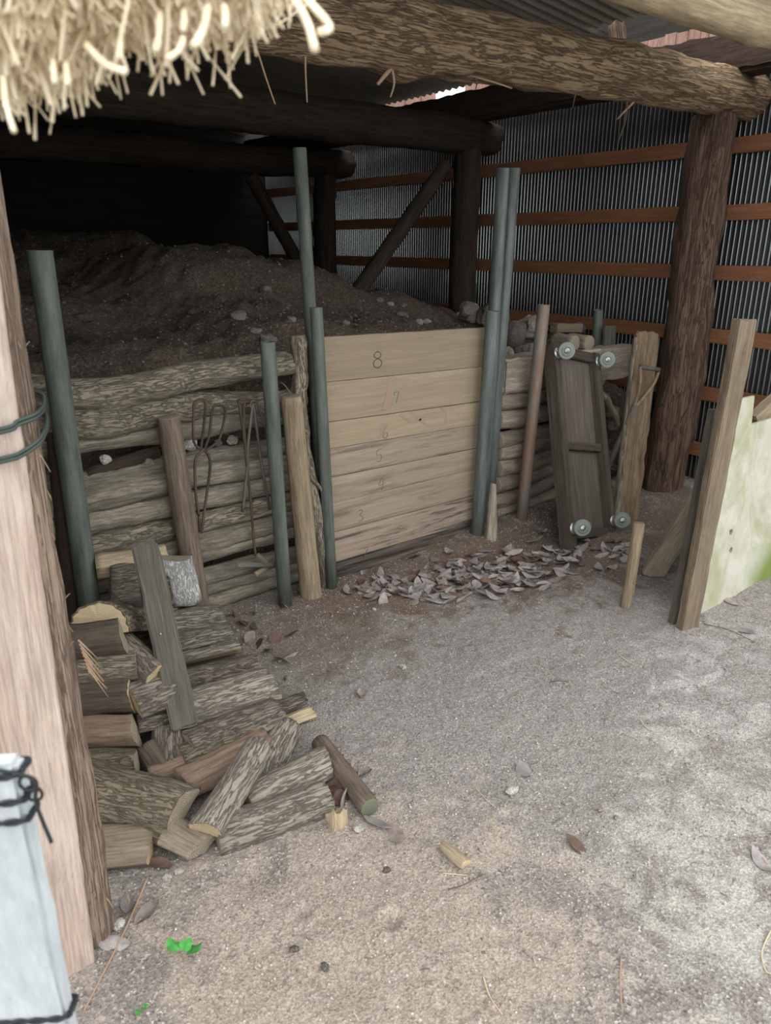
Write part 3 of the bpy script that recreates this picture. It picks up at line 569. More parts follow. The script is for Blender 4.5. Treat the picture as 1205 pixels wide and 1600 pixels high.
for i in range(8):
    tl, bl, tr, br = edges[i], edges[i+1], redge[i], redge[i+1]; g_ = .004
    v = []; f = []; ns, nv = 40, 6
    for (yy_, flip) in ((YB, 0), (YB+.03, 1)):
        for k in range(ns+1):
            s = k/ns; x = XL+(XR-XL)*s
            for q in range(nv+1):
                u = q/nv; top = tl+(tr-tl)*s-g_*(.4+.8*abs(noise.noise(Vector((x*5, i, 1))))); bot = bl+(br-bl)*s+.001
                e = .002 if q in (0, nv) else 0
                v.append((x, yy_+(e if not flip else -e)+.0012*noise.noise(Vector((x*3, u*3, i)))+.004*(i % 2), bot+(top-bot)*u))
    N = (ns+1)*(nv+1)
    for k in range(ns):
        for q in range(nv):
            a = k*(nv+1)+q; f.append((a, a+nv+1, a+nv+2, a+1)); a += N; f.append((a, a+1, a+nv+2, a+nv+1))
        a = k*(nv+1); f.append((a, a+N, a+N+nv+1, a+nv+1)); a += nv; f.append((a, a+nv+1, a+N+nv+1, a+N))
    for q in range(nv):
        f.append((q, q+1, q+1+N, q+N)); a = ns*(nv+1)+q; f.append((a, a+N, a+N+1, a+1))
    c = Vector((XL, YB, bl)); RX = Matrix.Rotation(R(90), 4, 'Y'); mw = Matrix.Translation(c) @ RX; inv = mw.inverted()
    o = link('retaining_board', mesh('retaining_board', [inv @ Vector(p) for p in v], f, M[bmats[i]], smooth=False), None, mw)
    lab = 'tan plank in the board wall, %s' % wornames[i] + (', pencilled number %s' % names[i] if names[i] else ' near the ground')
    tag(o, lab, 'board', 'numbered retaining boards')
    if names[i]:
        px, py, h = npx[names[i]]; p = PY(px, py, YB); parts = []
        for stq in strokes[names[i]]:
            parts.append(tube_data(smooth_path([Vector((p.x+a*h, YB+.004*(i % 2)-.0005, p.z+b*h)) for a, b in stq], 5), .0022 if i == 0 else .0016, 5))
        v2, f2 = merge(parts); q = link('numeral', mesh('numeral', [inv @ x for x in v2], f2, M['ink' if i in (0,) else 'ink_faint'])); q.parent = o; q['label'] = 'pencilled figure %s' % names[i]
    if i in (1, 2):      # faded red painted strokes crossing the boards
        segs = {1: [([(612, 597), (606, 628), (600, 658)], .022), ([(632, 600), (640, 608)], .006)], 2: [([(600, 662), (598, 676), (596, 695)], .018), ([(625, 648), (648, 660), (668, 645)], .006), ([(640, 640), (668, 664), (692, 664), (697, 648), (690, 636)], .008)]}[i]
        V2 = []; F2 = []
        for pts, w in segs:
            pp = smooth_path([PY(a, b, YB) for a, b in pts], 6)
            for k, p in enumerate(pp):
                d = (pp[min(k+1, len(pp)-1)]-pp[max(k-1, 0)]).normalized(); nn = Vector((-d.z, 0, d.x)); ww = w*(.7+.5*abs(noise.noise(p*20)))
                for sgn in (-1, 1): q_ = p+nn*ww*sgn; q_.y = YB+.004*(i % 2)-.0013; q_.z = min(max(q_.z, bl+.012), tl-.014); V2.append(q_)
                if k: m_ = len(V2); F2.append((m_-4, m_-3, m_-1, m_-2))
        q = link('paint_mark', mesh('paint_mark', [inv @ x for x in V2], F2, M['stain_red'])); q.parent = o; q['label'] = 'faded reddish paint stroke'

# ------------------------------------------------------------------ log wall, right bay, squared timber and rubble on it
zs = [(.725, .052, 'topmost log under the squared timber'), (.615, .058, 'second log from the top'), (.51, .048, 'third log from the top'), (.42, .05, 'fourth log from the top'), (.32, .05, 'fifth log from the top'), (.225, .048, 'third log up from the ground'), (.135, .046, 'second log up from the ground'), (.05, .045, 'lowest log')]
for i, (z, r, w) in enumerate(zs):
    o = log('retaining_log', (2.925+rr.random()*.04, 2.88, z+rr.uniform(-.012, .012)), (3.72+rr.random()*.2, 2.90, z+rr.uniform(-.015, .015)), r*1.05, r*.98, [M['pale_wall_log'], M['wall_log_end']], seg=26, rings=40, rough=.16, ridge=.06, bend=.03, knots=2, seed=120+i, fibre=6)
    tag(o, 'weathered %s in the short log wall behind the dolly' % w, 'log', 'logs of the right retaining wall')
o = plank('squared_timber', (2.92, 2.90, .865), (4.14, 2.90, .845), .19, .16, M['pale_wall_log'], hint=(0, -1, 0), bev=.012, wear=.006, seed=4); tag(o, 'thick squared timber lying on the short log wall behind the dolly', 'timber')
for i, (px, py, Y, s, m, fl) in enumerate([(835, 515, 3.2, .10, 'stone', 1), (805, 525, 3.15, .09, 'stone_dark', 1), (812, 552, 3.05, .06, 'stone_dark', 1), (832, 545, 3.05, .05, 'stone', 1), (795, 553, 3.0, .04, 'stone', 0), (760, 495, 3.4, .09, 'stone_dark', 1), (733, 488, 3.9, .09, 'stone', 1),
        (868, 525, 3.15, .05, 'stone', 1), (905, 513, 3.3, .05, 'stone_dark', 1), (822, 510, 3.35, .08, 'stone', 1), (785, 505, 3.3, .07, 'stone_dark', 0), (858, 540, 3.05, .045, 'stone_dark', 1)]):
    o = link('rubble_stone', stone_mesh('rubble_stone', s, s*.8, s*.75, M[m], seed=140+i, flat=fl)); o.location = PY(px, py, Y); o.rotation_euler = (i, i*2, i*.7); o['kind'] = 'thing'
    tag(o, 'angular stone in the rubble above the short log wall right of the boards', 'stone', 'rubble behind the short log wall')
def ppt(px, py, Y): return PY(px, py, Y)
# small weathered half rounds and a dark board on top
for i, (px, py, lab) in enumerate([(888, 530, 'small half round block on the squared timber above the dolly, left one'), (911, 530, 'small half round block on the squared timber above the dolly, right one')]):
    p = PY(px, py, 2.90); o = log('half_round_block', p+Vector((0, -.05, -.02)), p+Vector((0, .10, -.02)), .048, .048, [M['split_grey'], M['end_grey']], rough=.15, seed=160+i); tag(o, lab, 'block')
p = PY(955, 530, 2.93); o = plank('board_scrap', p+Vector((-.01, 0, -.14)), p+Vector((0, .02, .08)), .11, .02, M['dark_plank']); tag(o, 'dark scrap of board standing behind the squared timber', 'board')
o = plank('board_scrap', PY(865, 512, 3.05), PY(905, 512, 3.05), .05, .06, M['old_plank'], seed=8); tag(o, 'crusty piece of wood lying on the rubble above the dolly', 'board')
for i, (px, py, s, lab) in enumerate([(948, 640, .05, 'pale block end of the log wall seen right of the dolly, upper'), (950, 663, .045, 'pale block in the log wall seen right of the dolly, lower'), (945, 700, .05, 'dark round stone low behind the shovel shaft'), (948, 730, .05, 'grey stone at the foot of the shovel shaft behind the dolly')]):
    o = link('wall_block', stone_mesh('wall_block', s, s*.7, s*.7, M['stone' if i < 2 else 'stone_dark'], seed=170+i, flat=1)); o.location = PY(px, py, 2.9)+Vector((.06, 0, -.02 if i != 2 else -.06)); tag(o, lab, 'stone'); o.name = 'rubble_block'; o['kind'] = 'thing'
o = log('bark_rind', PY(938, 612, 2.86), PY(968, 665, 2.82), .022, .02, [M['wall_log_bark'], M['end_grey']], rough=.2, bend=.04, seed=175); tag(o, 'curved pale strip of bark beside the corrugated wall, right of the dolly', 'bark')

# ------------------------------------------------------------------ wheeled dolly leaning on the log wall
BL = G(884, 856, .02); BR = G(950, 815, .045); TL = PY(856, 538, 2.735); TR = TL+(BR-BL)*1.0
ex = (BR-BL).normalized(); ez = (TL-BL).normalized(); ey = ez.cross(ex).normalized(); ex = ey.cross(ez)       # ey points to the back or front
if ey.y > 0: eyf = -ey
else: eyf = ey
Wd = (BR-BL).length; Ld = (TL-BL).length
dol = empty('wheeled_dolly', BL); tag(dol, 'dark wooden flat dolly with four casters leaning on the log wall', 'dolly')
def dp(x, z, y=0): return BL+ex*x+ez*z+eyf*y
def dchild(name, a, b, w, t_, m, **kw):
    o = plank(name, a, b, w, t_, M[m], hint=eyf, **kw); o.parent = dol; o.matrix_parent_inverse = Matrix.Translation(BL).inverted(); return o
rw = .055
dchild('side_rail', dp(rw/2, -.01), dp(rw/2, Ld), rw, .075, 'dolly_wood', seed=1); dchild('side_rail', dp(Wd-rw/2, .0), dp(Wd-rw/2, Ld), rw, .075, 'dolly_wood', seed=2)
dchild('cross_rail', dp(rw, .07), dp(Wd-rw, .07), .05, .05, 'dolly_wood', seed=3); dchild('cross_rail', dp(rw, Ld*.5), dp(Wd-rw, Ld*.5), .045, .05, 'dolly_wood', seed=4); dchild('cross_rail', dp(rw, Ld-.03), dp(Wd-rw, Ld-.03), .055, .05, 'dolly_wood', seed=5)
dchild('panel', dp(Wd/2, .09, -.015), dp(Wd/2, Ld*.5-.02, -.015), Wd-2*rw+.01, .012, 'dolly_panel', seed=6); dchild('panel', dp(Wd/2, Ld*.5+.02, -.015), dp(Wd/2, Ld-.05, -.015), Wd-2*rw+.01, .012, 'dolly_panel', seed=7)
def disc(c, n, prof, seg=28):
    n = n.normalized(); x = n.cross(Vector((0, 0, 1))).normalized(); y = n.cross(x); v = []; f = []
    for rr_, h in prof:
        for k in range(seg): a = 2*math.pi*k/seg; v.append(c+x*(rr_*math.cos(a))+y*(rr_*math.sin(a))+n*h)
    for i in range(len(prof)-1):
        for k in range(seg): k2 = (k+1) % seg; f.append((i*seg+k, i*seg+k2, (i+1)*seg+k2, (i+1)*seg+k))
    return v, f
def keep(o, par, base):
    o.parent = par; o.matrix_parent_inverse = Matrix.Translation(base).inverted(); return o
for (x, z, sg) in ((rw*.5, .10, 1), (Wd-rw*.5, .13, 1), (rw*.5, Ld-.055, 1), (Wd-rw*.5, Ld-.055, 1)):
    c = dp(x+.005, z, .04+.052); ax = (ex*.35-Vector((HX, HY, 0))*.9+Vector((0, 0, .25))).normalized()
    ax = (ax-eyf*ax.dot(eyf)*.55).normalized()
    v, f = merge([tube_data([dp(x, z, .037), dp(x, z, .045)], .032, 12), tube_data([dp(x, z, .04)+ax*.016, c+ax*.018], .008, 6), tube_data([dp(x, z, .04)-ax*.016, c-ax*.018], .008, 6), tube_data([c-ax*.02, c+ax*.021], .008, 12)])
    cs = keep(link('caster', mesh('caster', v, f, M['zinc'])), dol, BL)
    rwh = .046; prof = [(.009, .014), (.018, .010), (.019, .014), (.026, .014), (.028, .009), (rwh-.008, .010), (rwh-.002, .011), (rwh, .006), (rwh, -.006), (rwh-.002, -.011), (.02, -.012), (.009, -.012)]
    v, f = disc(c, ax, prof); wv = link('wheel', mesh('wheel', v, f, M['wheel'])); wv.parent = cs
    v, f = disc(c, ax, [(.001, .0175), (.011, .0175), (.017, .013), (.0175, .0105)]); hb = link('hub', mesh('hub', v, f, M['zinc'])); hb.parent = cs

# ------------------------------------------------------------------ shovel
gp0, gp1 = PY(1001, 573, 2.46), PY(1030, 578, 2.44); nk = PY(990, 640, 2.52); sb = PY(945, 742, 2.62)
sd = (sb-nk).normalized(); tip = sb+sd*.35
sh = empty('shovel', sb); tag(sh, 'old shovel with a D shaped wooden grip leaning between dolly and post', 'shovel')
def sc(name, v, f, m): o = link(name, mesh(name, v, f, M[m])); return keep(o, sh, sb)
v, f = tube_data([gp0, (gp0+gp1)/2, gp1], .013, 12); sc('grip', v, f, 'grey_plank')
m0 = nk+(nk-sb).normalized()*.03
v, f = merge([tube_data(smooth_path([gp0, PY(1000, 600, 2.47), PY(995, 622, 2.5), nk]), .009, 8), tube_data(smooth_path([gp1, PY(1023, 597, 2.46), PY(1008, 618, 2.49), nk]), .009, 8)]); sc('handle_fork', v, f, 'cut_post')
v, f = tube_data([nk-sd*.03, nk+sd*.1, sb, sb+sd*.2], .017, 12, 1.1); sc('shaft', v, f, 'grey_plank')
v = []; f = []; x = sd.cross(Vector((0, -1, 0))).normalized(); y = sd.cross(x)
for i in range(9):
    t_ = i/8; w = .085*min(1, .55+t_*2)*(1-max(0, t_-.6)**2*4.5)
    for k in range(7): u = (k/6-.5)*2; v.append(sb+sd*(.17+.2*t_)+x*(w*u)+y*(.02*u*u))
for i in range(8):
    for k in range(6): a = i*7+k; f.append((a, a+1, a+8, a+7))
n0 = len(v); v += [p+y*.003 for p in v]; f += [tuple(n0+q for q in reversed(t_)) for t_ in f]; sc('blade', v, f, 'iron')

# leaning slab with bark edge, in front of the thick post
sb0 = G(978, 818)-Vector((0, 0, .02)); st0 = PY(1012, 520, 2.60)
o = plank('bark_edged_slab', sb0, st0, .125, .05, M['slab_wood'], hint=(-.75, -.65, 0), bev=.006, wear=.006, warp=.012, seed=12, nw=8); tag(o, 'thick brown slab with a bark edge leaning on the bark covered post', 'slab')
v, f = tube_data([], .01) if False else ([], [])
L_ = (st0-sb0).length
bs = link('bark_edge', log_mesh('bark_edge', L_*.96, .03, .026, [M['dry_bark'], M['end_grey']], seg=14, rough=.2, ridge=.1, seed=13)); bs.parent = o; bs.location = (.058, .0, .01); bs.scale = (.8, 1.1, 1)
p = G(954, 806); o = plank('wood_wedge', p-Vector((0, 0, .02)), p+Vector((.02, .05, .17)), .06, .04, M['cut_post']); tag(o, 'small pale wood offcut standing on the ground between dolly and slab', 'offcut')

# ------------------------------------------------------------------ boards and stake at the right
a = G(1074, 979); a.z = -.02; top = PY(1164, 499, 1.49)
o = plank('upright_plank', a, top, .095, .038, M['old_plank'], hint=(-.25, -.97, 0), bev=.004, wear=.002, seed=20); tag(o, 'tall brown upright plank in front of the white mouldy board', 'plank')
a = G(1054, 972); a.z = -.02; top = PY(1117, 640, 1.56)
o = plank('upright_plank', a, top, .05, .03, M['grey_plank'], hint=(-.25, -.97, 0), seed=21); tag(o, 'shorter grey plank standing just behind the tall brown plank', 'plank')
a = G(1020, 897); a.z = .0; b = PY(1094, 780, 1.66)
b2_ = b+(b-a).normalized()*.02
o = plank('prop_board', a, b2_, .105, .035, M['prop_wood'], hint=(-.5, -.75, .45), seed=22); tag(o, 'pale board propped slantwise behind the upright planks, blackened at its foot', 'board')
a = G(978, 946); o = log('wood_stake', a-Vector((0, 0, .04)), PY(999, 817, a.y+.02), .026, .026, [M['cut_post'], M['end_grey']], rough=.05, seed=23, seg=20); tag(o, 'short round wooden stake standing in the ground left of the tall plank', 'stake')
# white mouldy plywood with two holes
P0 = G(1088, 958); zt = PY(1150, 633, 1.52).z; zt2 = PY(1190, 668, 1.52).z; xa = P0.x+.01; xn = PY(1176, 640, 1.575).x; xb = 3.75
bm = bmesh.new(); h1 = PY(1148, 833, 1.52); h2 = PY(1146, 861, 1.52)
NX, NZ = 200, 170; vid = {}
def top_at(x): return zt if x < xn else zt2
t_ = .012
holes = [(h1.x, h1.z, .0155), (h2.x, h2.z, .0155)]
cols = sorted(set(np.linspace(xa, xb, NX).tolist()+[xn-.0005, xn+.0005]))
v = []; f = []
for yy_ in (1.515, 1.515+t_):
    for x in cols:
        for j in range(NZ+1): u = j/NZ; v.append((x, yy_+.004*math.sin(x*4)+.06*u, -.015+(top_at(x)+.015)*u))
nc = len(cols); N = nc*(NZ+1)
def vid_(i, j, s): return s*N+i*(NZ+1)+j
cellok = np.ones((nc-1, NZ), bool)
for i in range(nc-1):
    for j in range(NZ):
        p = v[vid_(i, j, 0)]; q = v[vid_(i+1, j+1, 0)]; cx, cz = (p[0]+q[0])/2, (p[2]+q[2])/2
        if any((cx-a_)**2+(cz-b_)**2 < r_*r_ for a_, b_, r_ in holes): cellok[i, j] = False
for i in range(nc-1):
    for j in range(NZ):
        if not cellok[i, j]: continue
        f.append((vid_(i, j, 0), vid_(i+1, j, 0), vid_(i+1, j+1, 0), vid_(i, j+1, 0))); f.append((vid_(i, j, 1), vid_(i, j+1, 1), vid_(i+1, j+1, 1), vid_(i+1, j, 1)))
        for (di, dj, e) in ((-1, 0, ((i, j), (i, j+1))), (1, 0, ((i+1, j+1), (i+1, j))), (0, -1, ((i+1, j), (i, j))), (0, 1, ((i, j+1), (i+1, j+1)))):
            I, J = i+di, j+dj
            if I < 0 or J < 0 or I >= nc-1 or J >= NZ or not cellok[I, J]:
                (a1, b1_), (a2, b2__) = e; f.append((vid_(a1, b1_, 0), vid_(a2, b2__, 0), vid_(a2, b2__, 1), vid_(a1, b1_, 1)))
bm.free()
tw = NT('white mouldy plywood'); c = tw.coord((1, 1, 1), rand=False); sp = tw.noise(c, 70, 6, .75); col = tw.ramp(tw.noise(c, 9, 6, .65), [(.3, srgb(166, 164, 144)), (.6, srgb(190, 188, 172))])
col = tw.mix(tw.ramp(sp, [(.60, 0.0), (.72, .55)]), col, srgb(140, 138, 104))
xyz = tw.add('SeparateXYZ'); tw.l.new(c, xyz.inputs[0])
gm = tw.noise(tw.coord((4, 4, 1.6), rand=False), 1, 6, .7, .8); col = tw.mix(tw.ramp(gm, [(.5, 0.0), (.62, .6)]), col, srgb(146, 148, 96))
lo = tw.add('MapRange'); lo.inputs[1].default_value = .24; lo.inputs[2].default_value = .0; tw.l.new(xyz.outputs['Z'], lo.inputs[0])
rx_ = tw.add('MapRange'); rx_.inputs[1].default_value = 3.24; rx_.inputs[2].default_value = 3.5; tw.l.new(xyz.outputs['X'], rx_.inputs[0])
ml = tw.add('Math', operation='MULTIPLY'); tw.l.new(lo.outputs[0], ml.inputs[0]); tw.l.new(rx_.outputs[0], ml.inputs[1]); ml2 = tw.add('Math', operation='MULTIPLY'); ml2.use_clamp = True; ml2.inputs[1].default_value = 1.6; tw.l.new(ml.outputs[0], ml2.inputs[0])
col = tw.mix(ml2.outputs[0], col, srgb(112, 132, 52)); M['mould_board'] = tw.done(col, .9, tw.bump(sp, .2, .003))
o = link('mouldy_board', mesh('mouldy_board', v, f, M['mould_board'], smooth=False)); tag(o, 'white mouldy plywood board with two round holes and green moss', 'board')
a = PY(1178, 662, 1.68); o = plank('pine_offcut', a, a+Vector((.35, -.05, .22)), .09, .05, M['split_pale'], hint=(0, -1, .2)); tag(o, 'pale yellow timber end slanting above the mouldy board', 'timber')

# ------------------------------------------------------------------ left front: bark post, sawn plank, wire ties, painted post
lp = Vector((.228, 1.475, 0)); lx = lp.x
o = log('bark_post', (.228, 1.475, -.05), (.258, 1.46, 2.3), .050, .045, [M['post_bark'], M['end_grey']], seg=44, rings=110, rough=.06, ridge=.13, fibre=18, bend=.01, knots=3, seed=30)
tag(o, 'slim bark covered post at the left behind the sawn plank', 'post'); BPOST = o
lp_base = Vector((lx+.008, lp.y, 0))
parts = []
for i in range(26):
    z = rr.uniform(.1, 1.7); a = rr.uniform(-2.4, .4); c = lp_base+Vector((.047*math.cos(a), .047*math.sin(a), z)); dn = Vector((.5*math.cos(a), .5*math.sin(a), rr.choice((-1, -1, .7))))*rr.uniform(.02, .05)
    parts.append(tube_data(smooth_path([c, c+dn*.5+Vector((0, 0, .004)), c+dn]), .0022, 5, .3))
for i in range(9):
    c = PY(122+i*2, 1000+i*6, lp.y-.03); parts.append(tube_data([c, c+Vector((.03, -.01, -.05-.01*(i % 4)))], .0022, 5, .3))
v, f = merge(parts); q = link('bark_splinters', mesh('bark_splinters', v, f, M['twig'])); q.parent = BPOST; q.matrix_parent_inverse = BPOST.matrix_world.inverted(); q['kind'] = 'stuff'
pr = Vector((.213, 1.402, 0)); pw = .16; hintp = Vector((0, -1, 0))
o = plank('sawn_plank', pr+Vector((-pw/2, 0, -.03)), pr+Vector((-pw/2+.05, .012, 1.62)), pw, .022, M['pine'], hint=hintp, wear=.0012, seed=31)
tag(o, 'wide pinkish sawn plank standing against the bark covered post at the left', 'plank')
# wire ties around plank and post
def tie(pl, pm, pr_, lab):
    yf = 1.385; a = PY(*pl, yf); m_ = PY(*pm, yf+.004); e = PY(*pr_, 1.45); cx = .245; zc = e.z
    path = smooth_path([Vector((.03, 1.45, a.z-.02)), Vector((.045, 1.39, a.z-.01)), a, m_, m_.lerp(e, .5)+Vector((.004, -.022, 0)), e, Vector((e.x, 1.49, zc+.012)), Vector((cx, 1.53, zc+.01)), Vector((.16, 1.53, zc-.02)), Vector((.03, 1.46, a.z-.02))], 6)
    v, f = merge([tube_data(path, .0032, 7), tube_data([p+Vector((0, 0, .0068)) for p in path], .0032, 7)])
    o = link('wire_tie', mesh('wire_tie', v, f, M['green_wire'])); tag(o, lab, 'wire')
tie((2, 676), (28, 664), (70, 634), 'dark green wire tie round post and plank, upper one'); tie((2, 722), (36, 711), (74, 664), 'dark green wire tie round post and plank, lower one')
# blurred painted post close to the camera
fd = ray(30, 1200)/FPX*.74; e = CAM+fd; fpx = e.x-.055; fpy = e.y+.04
Ul = Vector((HY, -HX, 0))
pc = Vector((e.x, e.y, 0))-Ul*.066+Vector((HX, HY, 0))*.015
o = plank('painted_post', pc-Vector((0, 0, .03)), Vector((pc.x, pc.y, e.z)), .12, .024, M['fore_post'], hint=-Vector((HX, HY, 0)), bev=.006, seed=40); tag(o, 'blurred blue white painted post at the bottom left corner, wrapped in black wire', 'post')
PC = pc
def wrap(z, lab, loop=False):
    parts = []; F = Vector((HX, HY, 0)); nP = 72
    for k in range(2):
        pts = []
        for i in range(nP+1):
            a = 2*math.pi*i/nP; ca, sa = math.cos(a), math.sin(a); p_ = 5; d_ = (abs(ca)**p_+abs(sa)**p_)**(1/p_)
            w_ = i*.9+k*math.pi
            pts.append(Vector((PC.x, PC.y, 0))+Ul*((.0635+.0018*math.cos(w_))*ca/d_)+F*((.0152+.0018*math.cos(w_))*sa/d_)+Vector((0, 0, z+.0022*math.sin(w_)+.008*ca)))
        parts.append(tube_data(pts, .0021, 6))
    if loop:
        c = Vector((PC.x, PC.y, z))+Ul*.070-F*.012
        for q in range(2):
            parts.append(tube_data([c+Ul*(.009*math.cos(a*.5))+Vector((0, 0, .009*math.sin(a*.5)-.018*q-.004))+F*(.006*q) for a in range(14)], .0018, 6))
        parts.append(tube_data(smooth_path([c-Ul*.10+Vector((0, 0, .012)), c-Ul*.03+Vector((0, 0, .012)), c+Ul*.006, c+Ul*.004-Vector((0, 0, .03)), c+Ul*.012-Vector((0, 0, .08))]), .0022, 6))
    v, f = merge(parts); o = link('black_wire', mesh('black_wire', v, f, M['black_wire'])); tag(o, lab, 'wire')
def post_z(px, py):
    d = ray(px, py); t = (e.x*HX+e.y*HY)/(d.x*HX+d.y*HY); return (CAM+d*t).z
wrap(post_z(30, 1222), 'black wire with looped ends round the top of the painted post', loop=True); wrap(post_z(30, 1262), 'twisted black wire round the painted post, middle coil'); wrap(post_z(40, 1292), 'twisted black wire round the painted post, lower coil')
wrap(post_z(110, 1598), 'black wire round the painted post at the bottom edge of the photo')

# ------------------------------------------------------------------ thatch over the camera's upper left
def thatch():
    # eave edge in plan: runs from left to right close to the camera
    pts = [(-90, 135), (0, 128), (62, 112), (95, 72), (180, 50), (260, 40), (330, 34), (380, 8), (420, -20)]
    V = []; F = []; r_ = random.Random(8)
    edge = []
    for px, py in pts: d = ray(px, py)/FPX; edge.append(CAM+d*.56)
    path = smooth_path(edge, 8)
    Fv = Vector((HX, HY, 0)); upv = Vector((0, 0, 1))
    for i in range(13000):
        s = r_.random()*(len(path)-1.001); k = int(s); p = path[k].lerp(path[k+1], s-k)
        depth = r_.random()**.7; lift = r_.random()
        # layered straw ends: those higher up end nearer the camera
        end = p+upv*(.004+.13*lift)-Fv*(.09*lift)+Fv*(.16*depth-.05)+Ul*r_.uniform(-.01, .01)+Vector((0, 0, r_.gauss(0, .006)))
        if r_.random() < .05: end = end-upv*r_.uniform(.01, .045)
        dr = (upv*.75+Fv*.45-Ul*.25+Vector((r_.gauss(0, .22), r_.gauss(0, .22), r_.gauss(0, .15)))).normalized()
        L = r_.uniform(.08, .2); mid = end+dr*L*.5+Vector((r_.gauss(0, .008), r_.gauss(0, .008), 0))
        v, f = tube_data([end, mid, end+dr*L], r_.uniform(.0007, .0017), 4); o = len(V); V += v; F += [tuple(o+q for q in t_) for t_ in f]
    for (x0, y0, x1, y1, x2, y2, r) in ((135, 70, 165, 100, 195, 112, .004), (5, 120, 10, 165, 22, 205, .003), (288, 15, 284, 70, 262, 92, .0035), (325, 10, 318, 45, 303, 72, .0045), (455, -10, 480, 35, 492, 78, .005), (470, -10, 515, 40, 500, 50, .0045), (350, 10, 352, 25, 352, 40, .004), (250, 20, 248, 60, 243, 78, .004), (190, 60, 188, 75, 187, 88, .003), (103, 100, 105, 115, 106, 130, .003), (83, 95, 84, 110, 85, 128, .003)):
        v, f = tube_data(smooth_path([CAM+ray(x0, y0)/FPX*.53, CAM+ray(x1, y1)/FPX*.52, CAM+ray(x2, y2)/FPX*.51], 5), r*.62, 7); o = len(V); V += v; F += [tuple(o+q for q in t_) for t_ in f]
    o = link('thatch', mesh('thatch', V, F, M['straw'])); tag(o, 'blurred golden thatch of straw ends hanging at the top left corner', 'thatch', kind='stuff')
thatch()

# ------------------------------------------------------------------ iron hooks and tongs hung on the left log wall
def hang(name, paths, r, m, lab, cat='hook'):
    Y = 2.755; parts = [tube_data(smooth_path([PY(a, b, Y-dz) for a, b, *rest in pts for dz in [rest[0] if rest else 0]], 4), rr_, 7) for pts, rr_ in paths]
    v, f = merge(parts); c = sum((Vector(x) for x in v), Vector())/len(v)
    o = link(name, mesh(name, [x-c for x in v], f, M[m])); o.location = c; return tag(o, lab, cat)
hang('iron_hook', [([(316, 702), (303, 690), (303, 640), (305, 628), (314, 624), (321, 630), (319, 660), (314, 702)], .0055)], 0, 'iron', 'bent iron loop hanging on the left log wall, left one of the top two')
hang('iron_hook', [([(320, 700), (327, 680), (332, 640), (340, 633), (350, 636), (352, 648), (345, 680), (338, 692), (322, 704)], .0055)], 0, 'iron', 'bent iron loop hanging on the left log wall, right one of the top two')
hang('iron_hook', [([(311, 806), (306, 770), (305, 722), (312, 708), (319, 703), (327, 715), (328, 735), (322, 780), (314, 832), (311, 806)], .006)], 0, 'iron', 'long narrow iron loop hanging from the two loops above')
hang('fire_tongs', [([(396, 630), (394, 642), (388, 690), (386, 735), (379, 800)], .0065), ([(396, 630), (400, 660), (408, 720), (415, 760), (422, 796)], .0065), ([(396, 640), (391, 634), (392, 628), (397, 626), (402, 630), (401, 638), (396, 640)], .005)], 0, 'iron_grey', 'long grey iron tongs hanging beside the green pipe', 'tongs')
o = hang('iron_poker', [([(372, 626), (376, 645), (382, 690), (387, 740), (391, 775), (394, 810), (397, 850), (400, 868)], .006), ([(382, 628), (381, 660), (384, 700), (386, 730)], .006), ([(372, 626), (378, 629), (384, 627), (390, 629)], .008)], 0, 'iron', 'rusty twisted iron rod with a flat rake foot hanging on the left log wall', 'poker')
a, b = PY(370, 883, 2.745), PY(434, 882, 2.735); q = plank('rake_foot', a, b, .022, .012, M['iron_grey'], hint=(0, -1, .3), seed=60, wear=.004); keep(q, o, o.location)
q = plank('rake_bracket', PY(401, 866, 2.745), PY(417, 880, 2.73), .02, .008, M['iron_grey'], hint=(0, -1, .3), seed=61); keep(q, o, o.location)
hang('iron_rod', [([(404, 634), (409, 650), (416, 672)], .004)], 0, 'iron_grey', 'short thin iron rod hanging just left of the green pipe', 'rod')
p0, p1 = PY(400, 897, 2.74), PY(417, 886, 2.77); o = log('wood_peg', p0, p1, .012, .012, [M['cut_post'], M['end_pale']], seed=62); tag(o, 'stubby pale wooden peg below the hanging rake foot', 'peg')
o = tube('wire', smooth_path([PY(440, 598, 2.72), PY(446, 603, 2.71), PY(455, 617, 2.70)]), .0025, M['iron_grey']); tag(o, 'bit of bent wire above the pale cut post', 'wire')

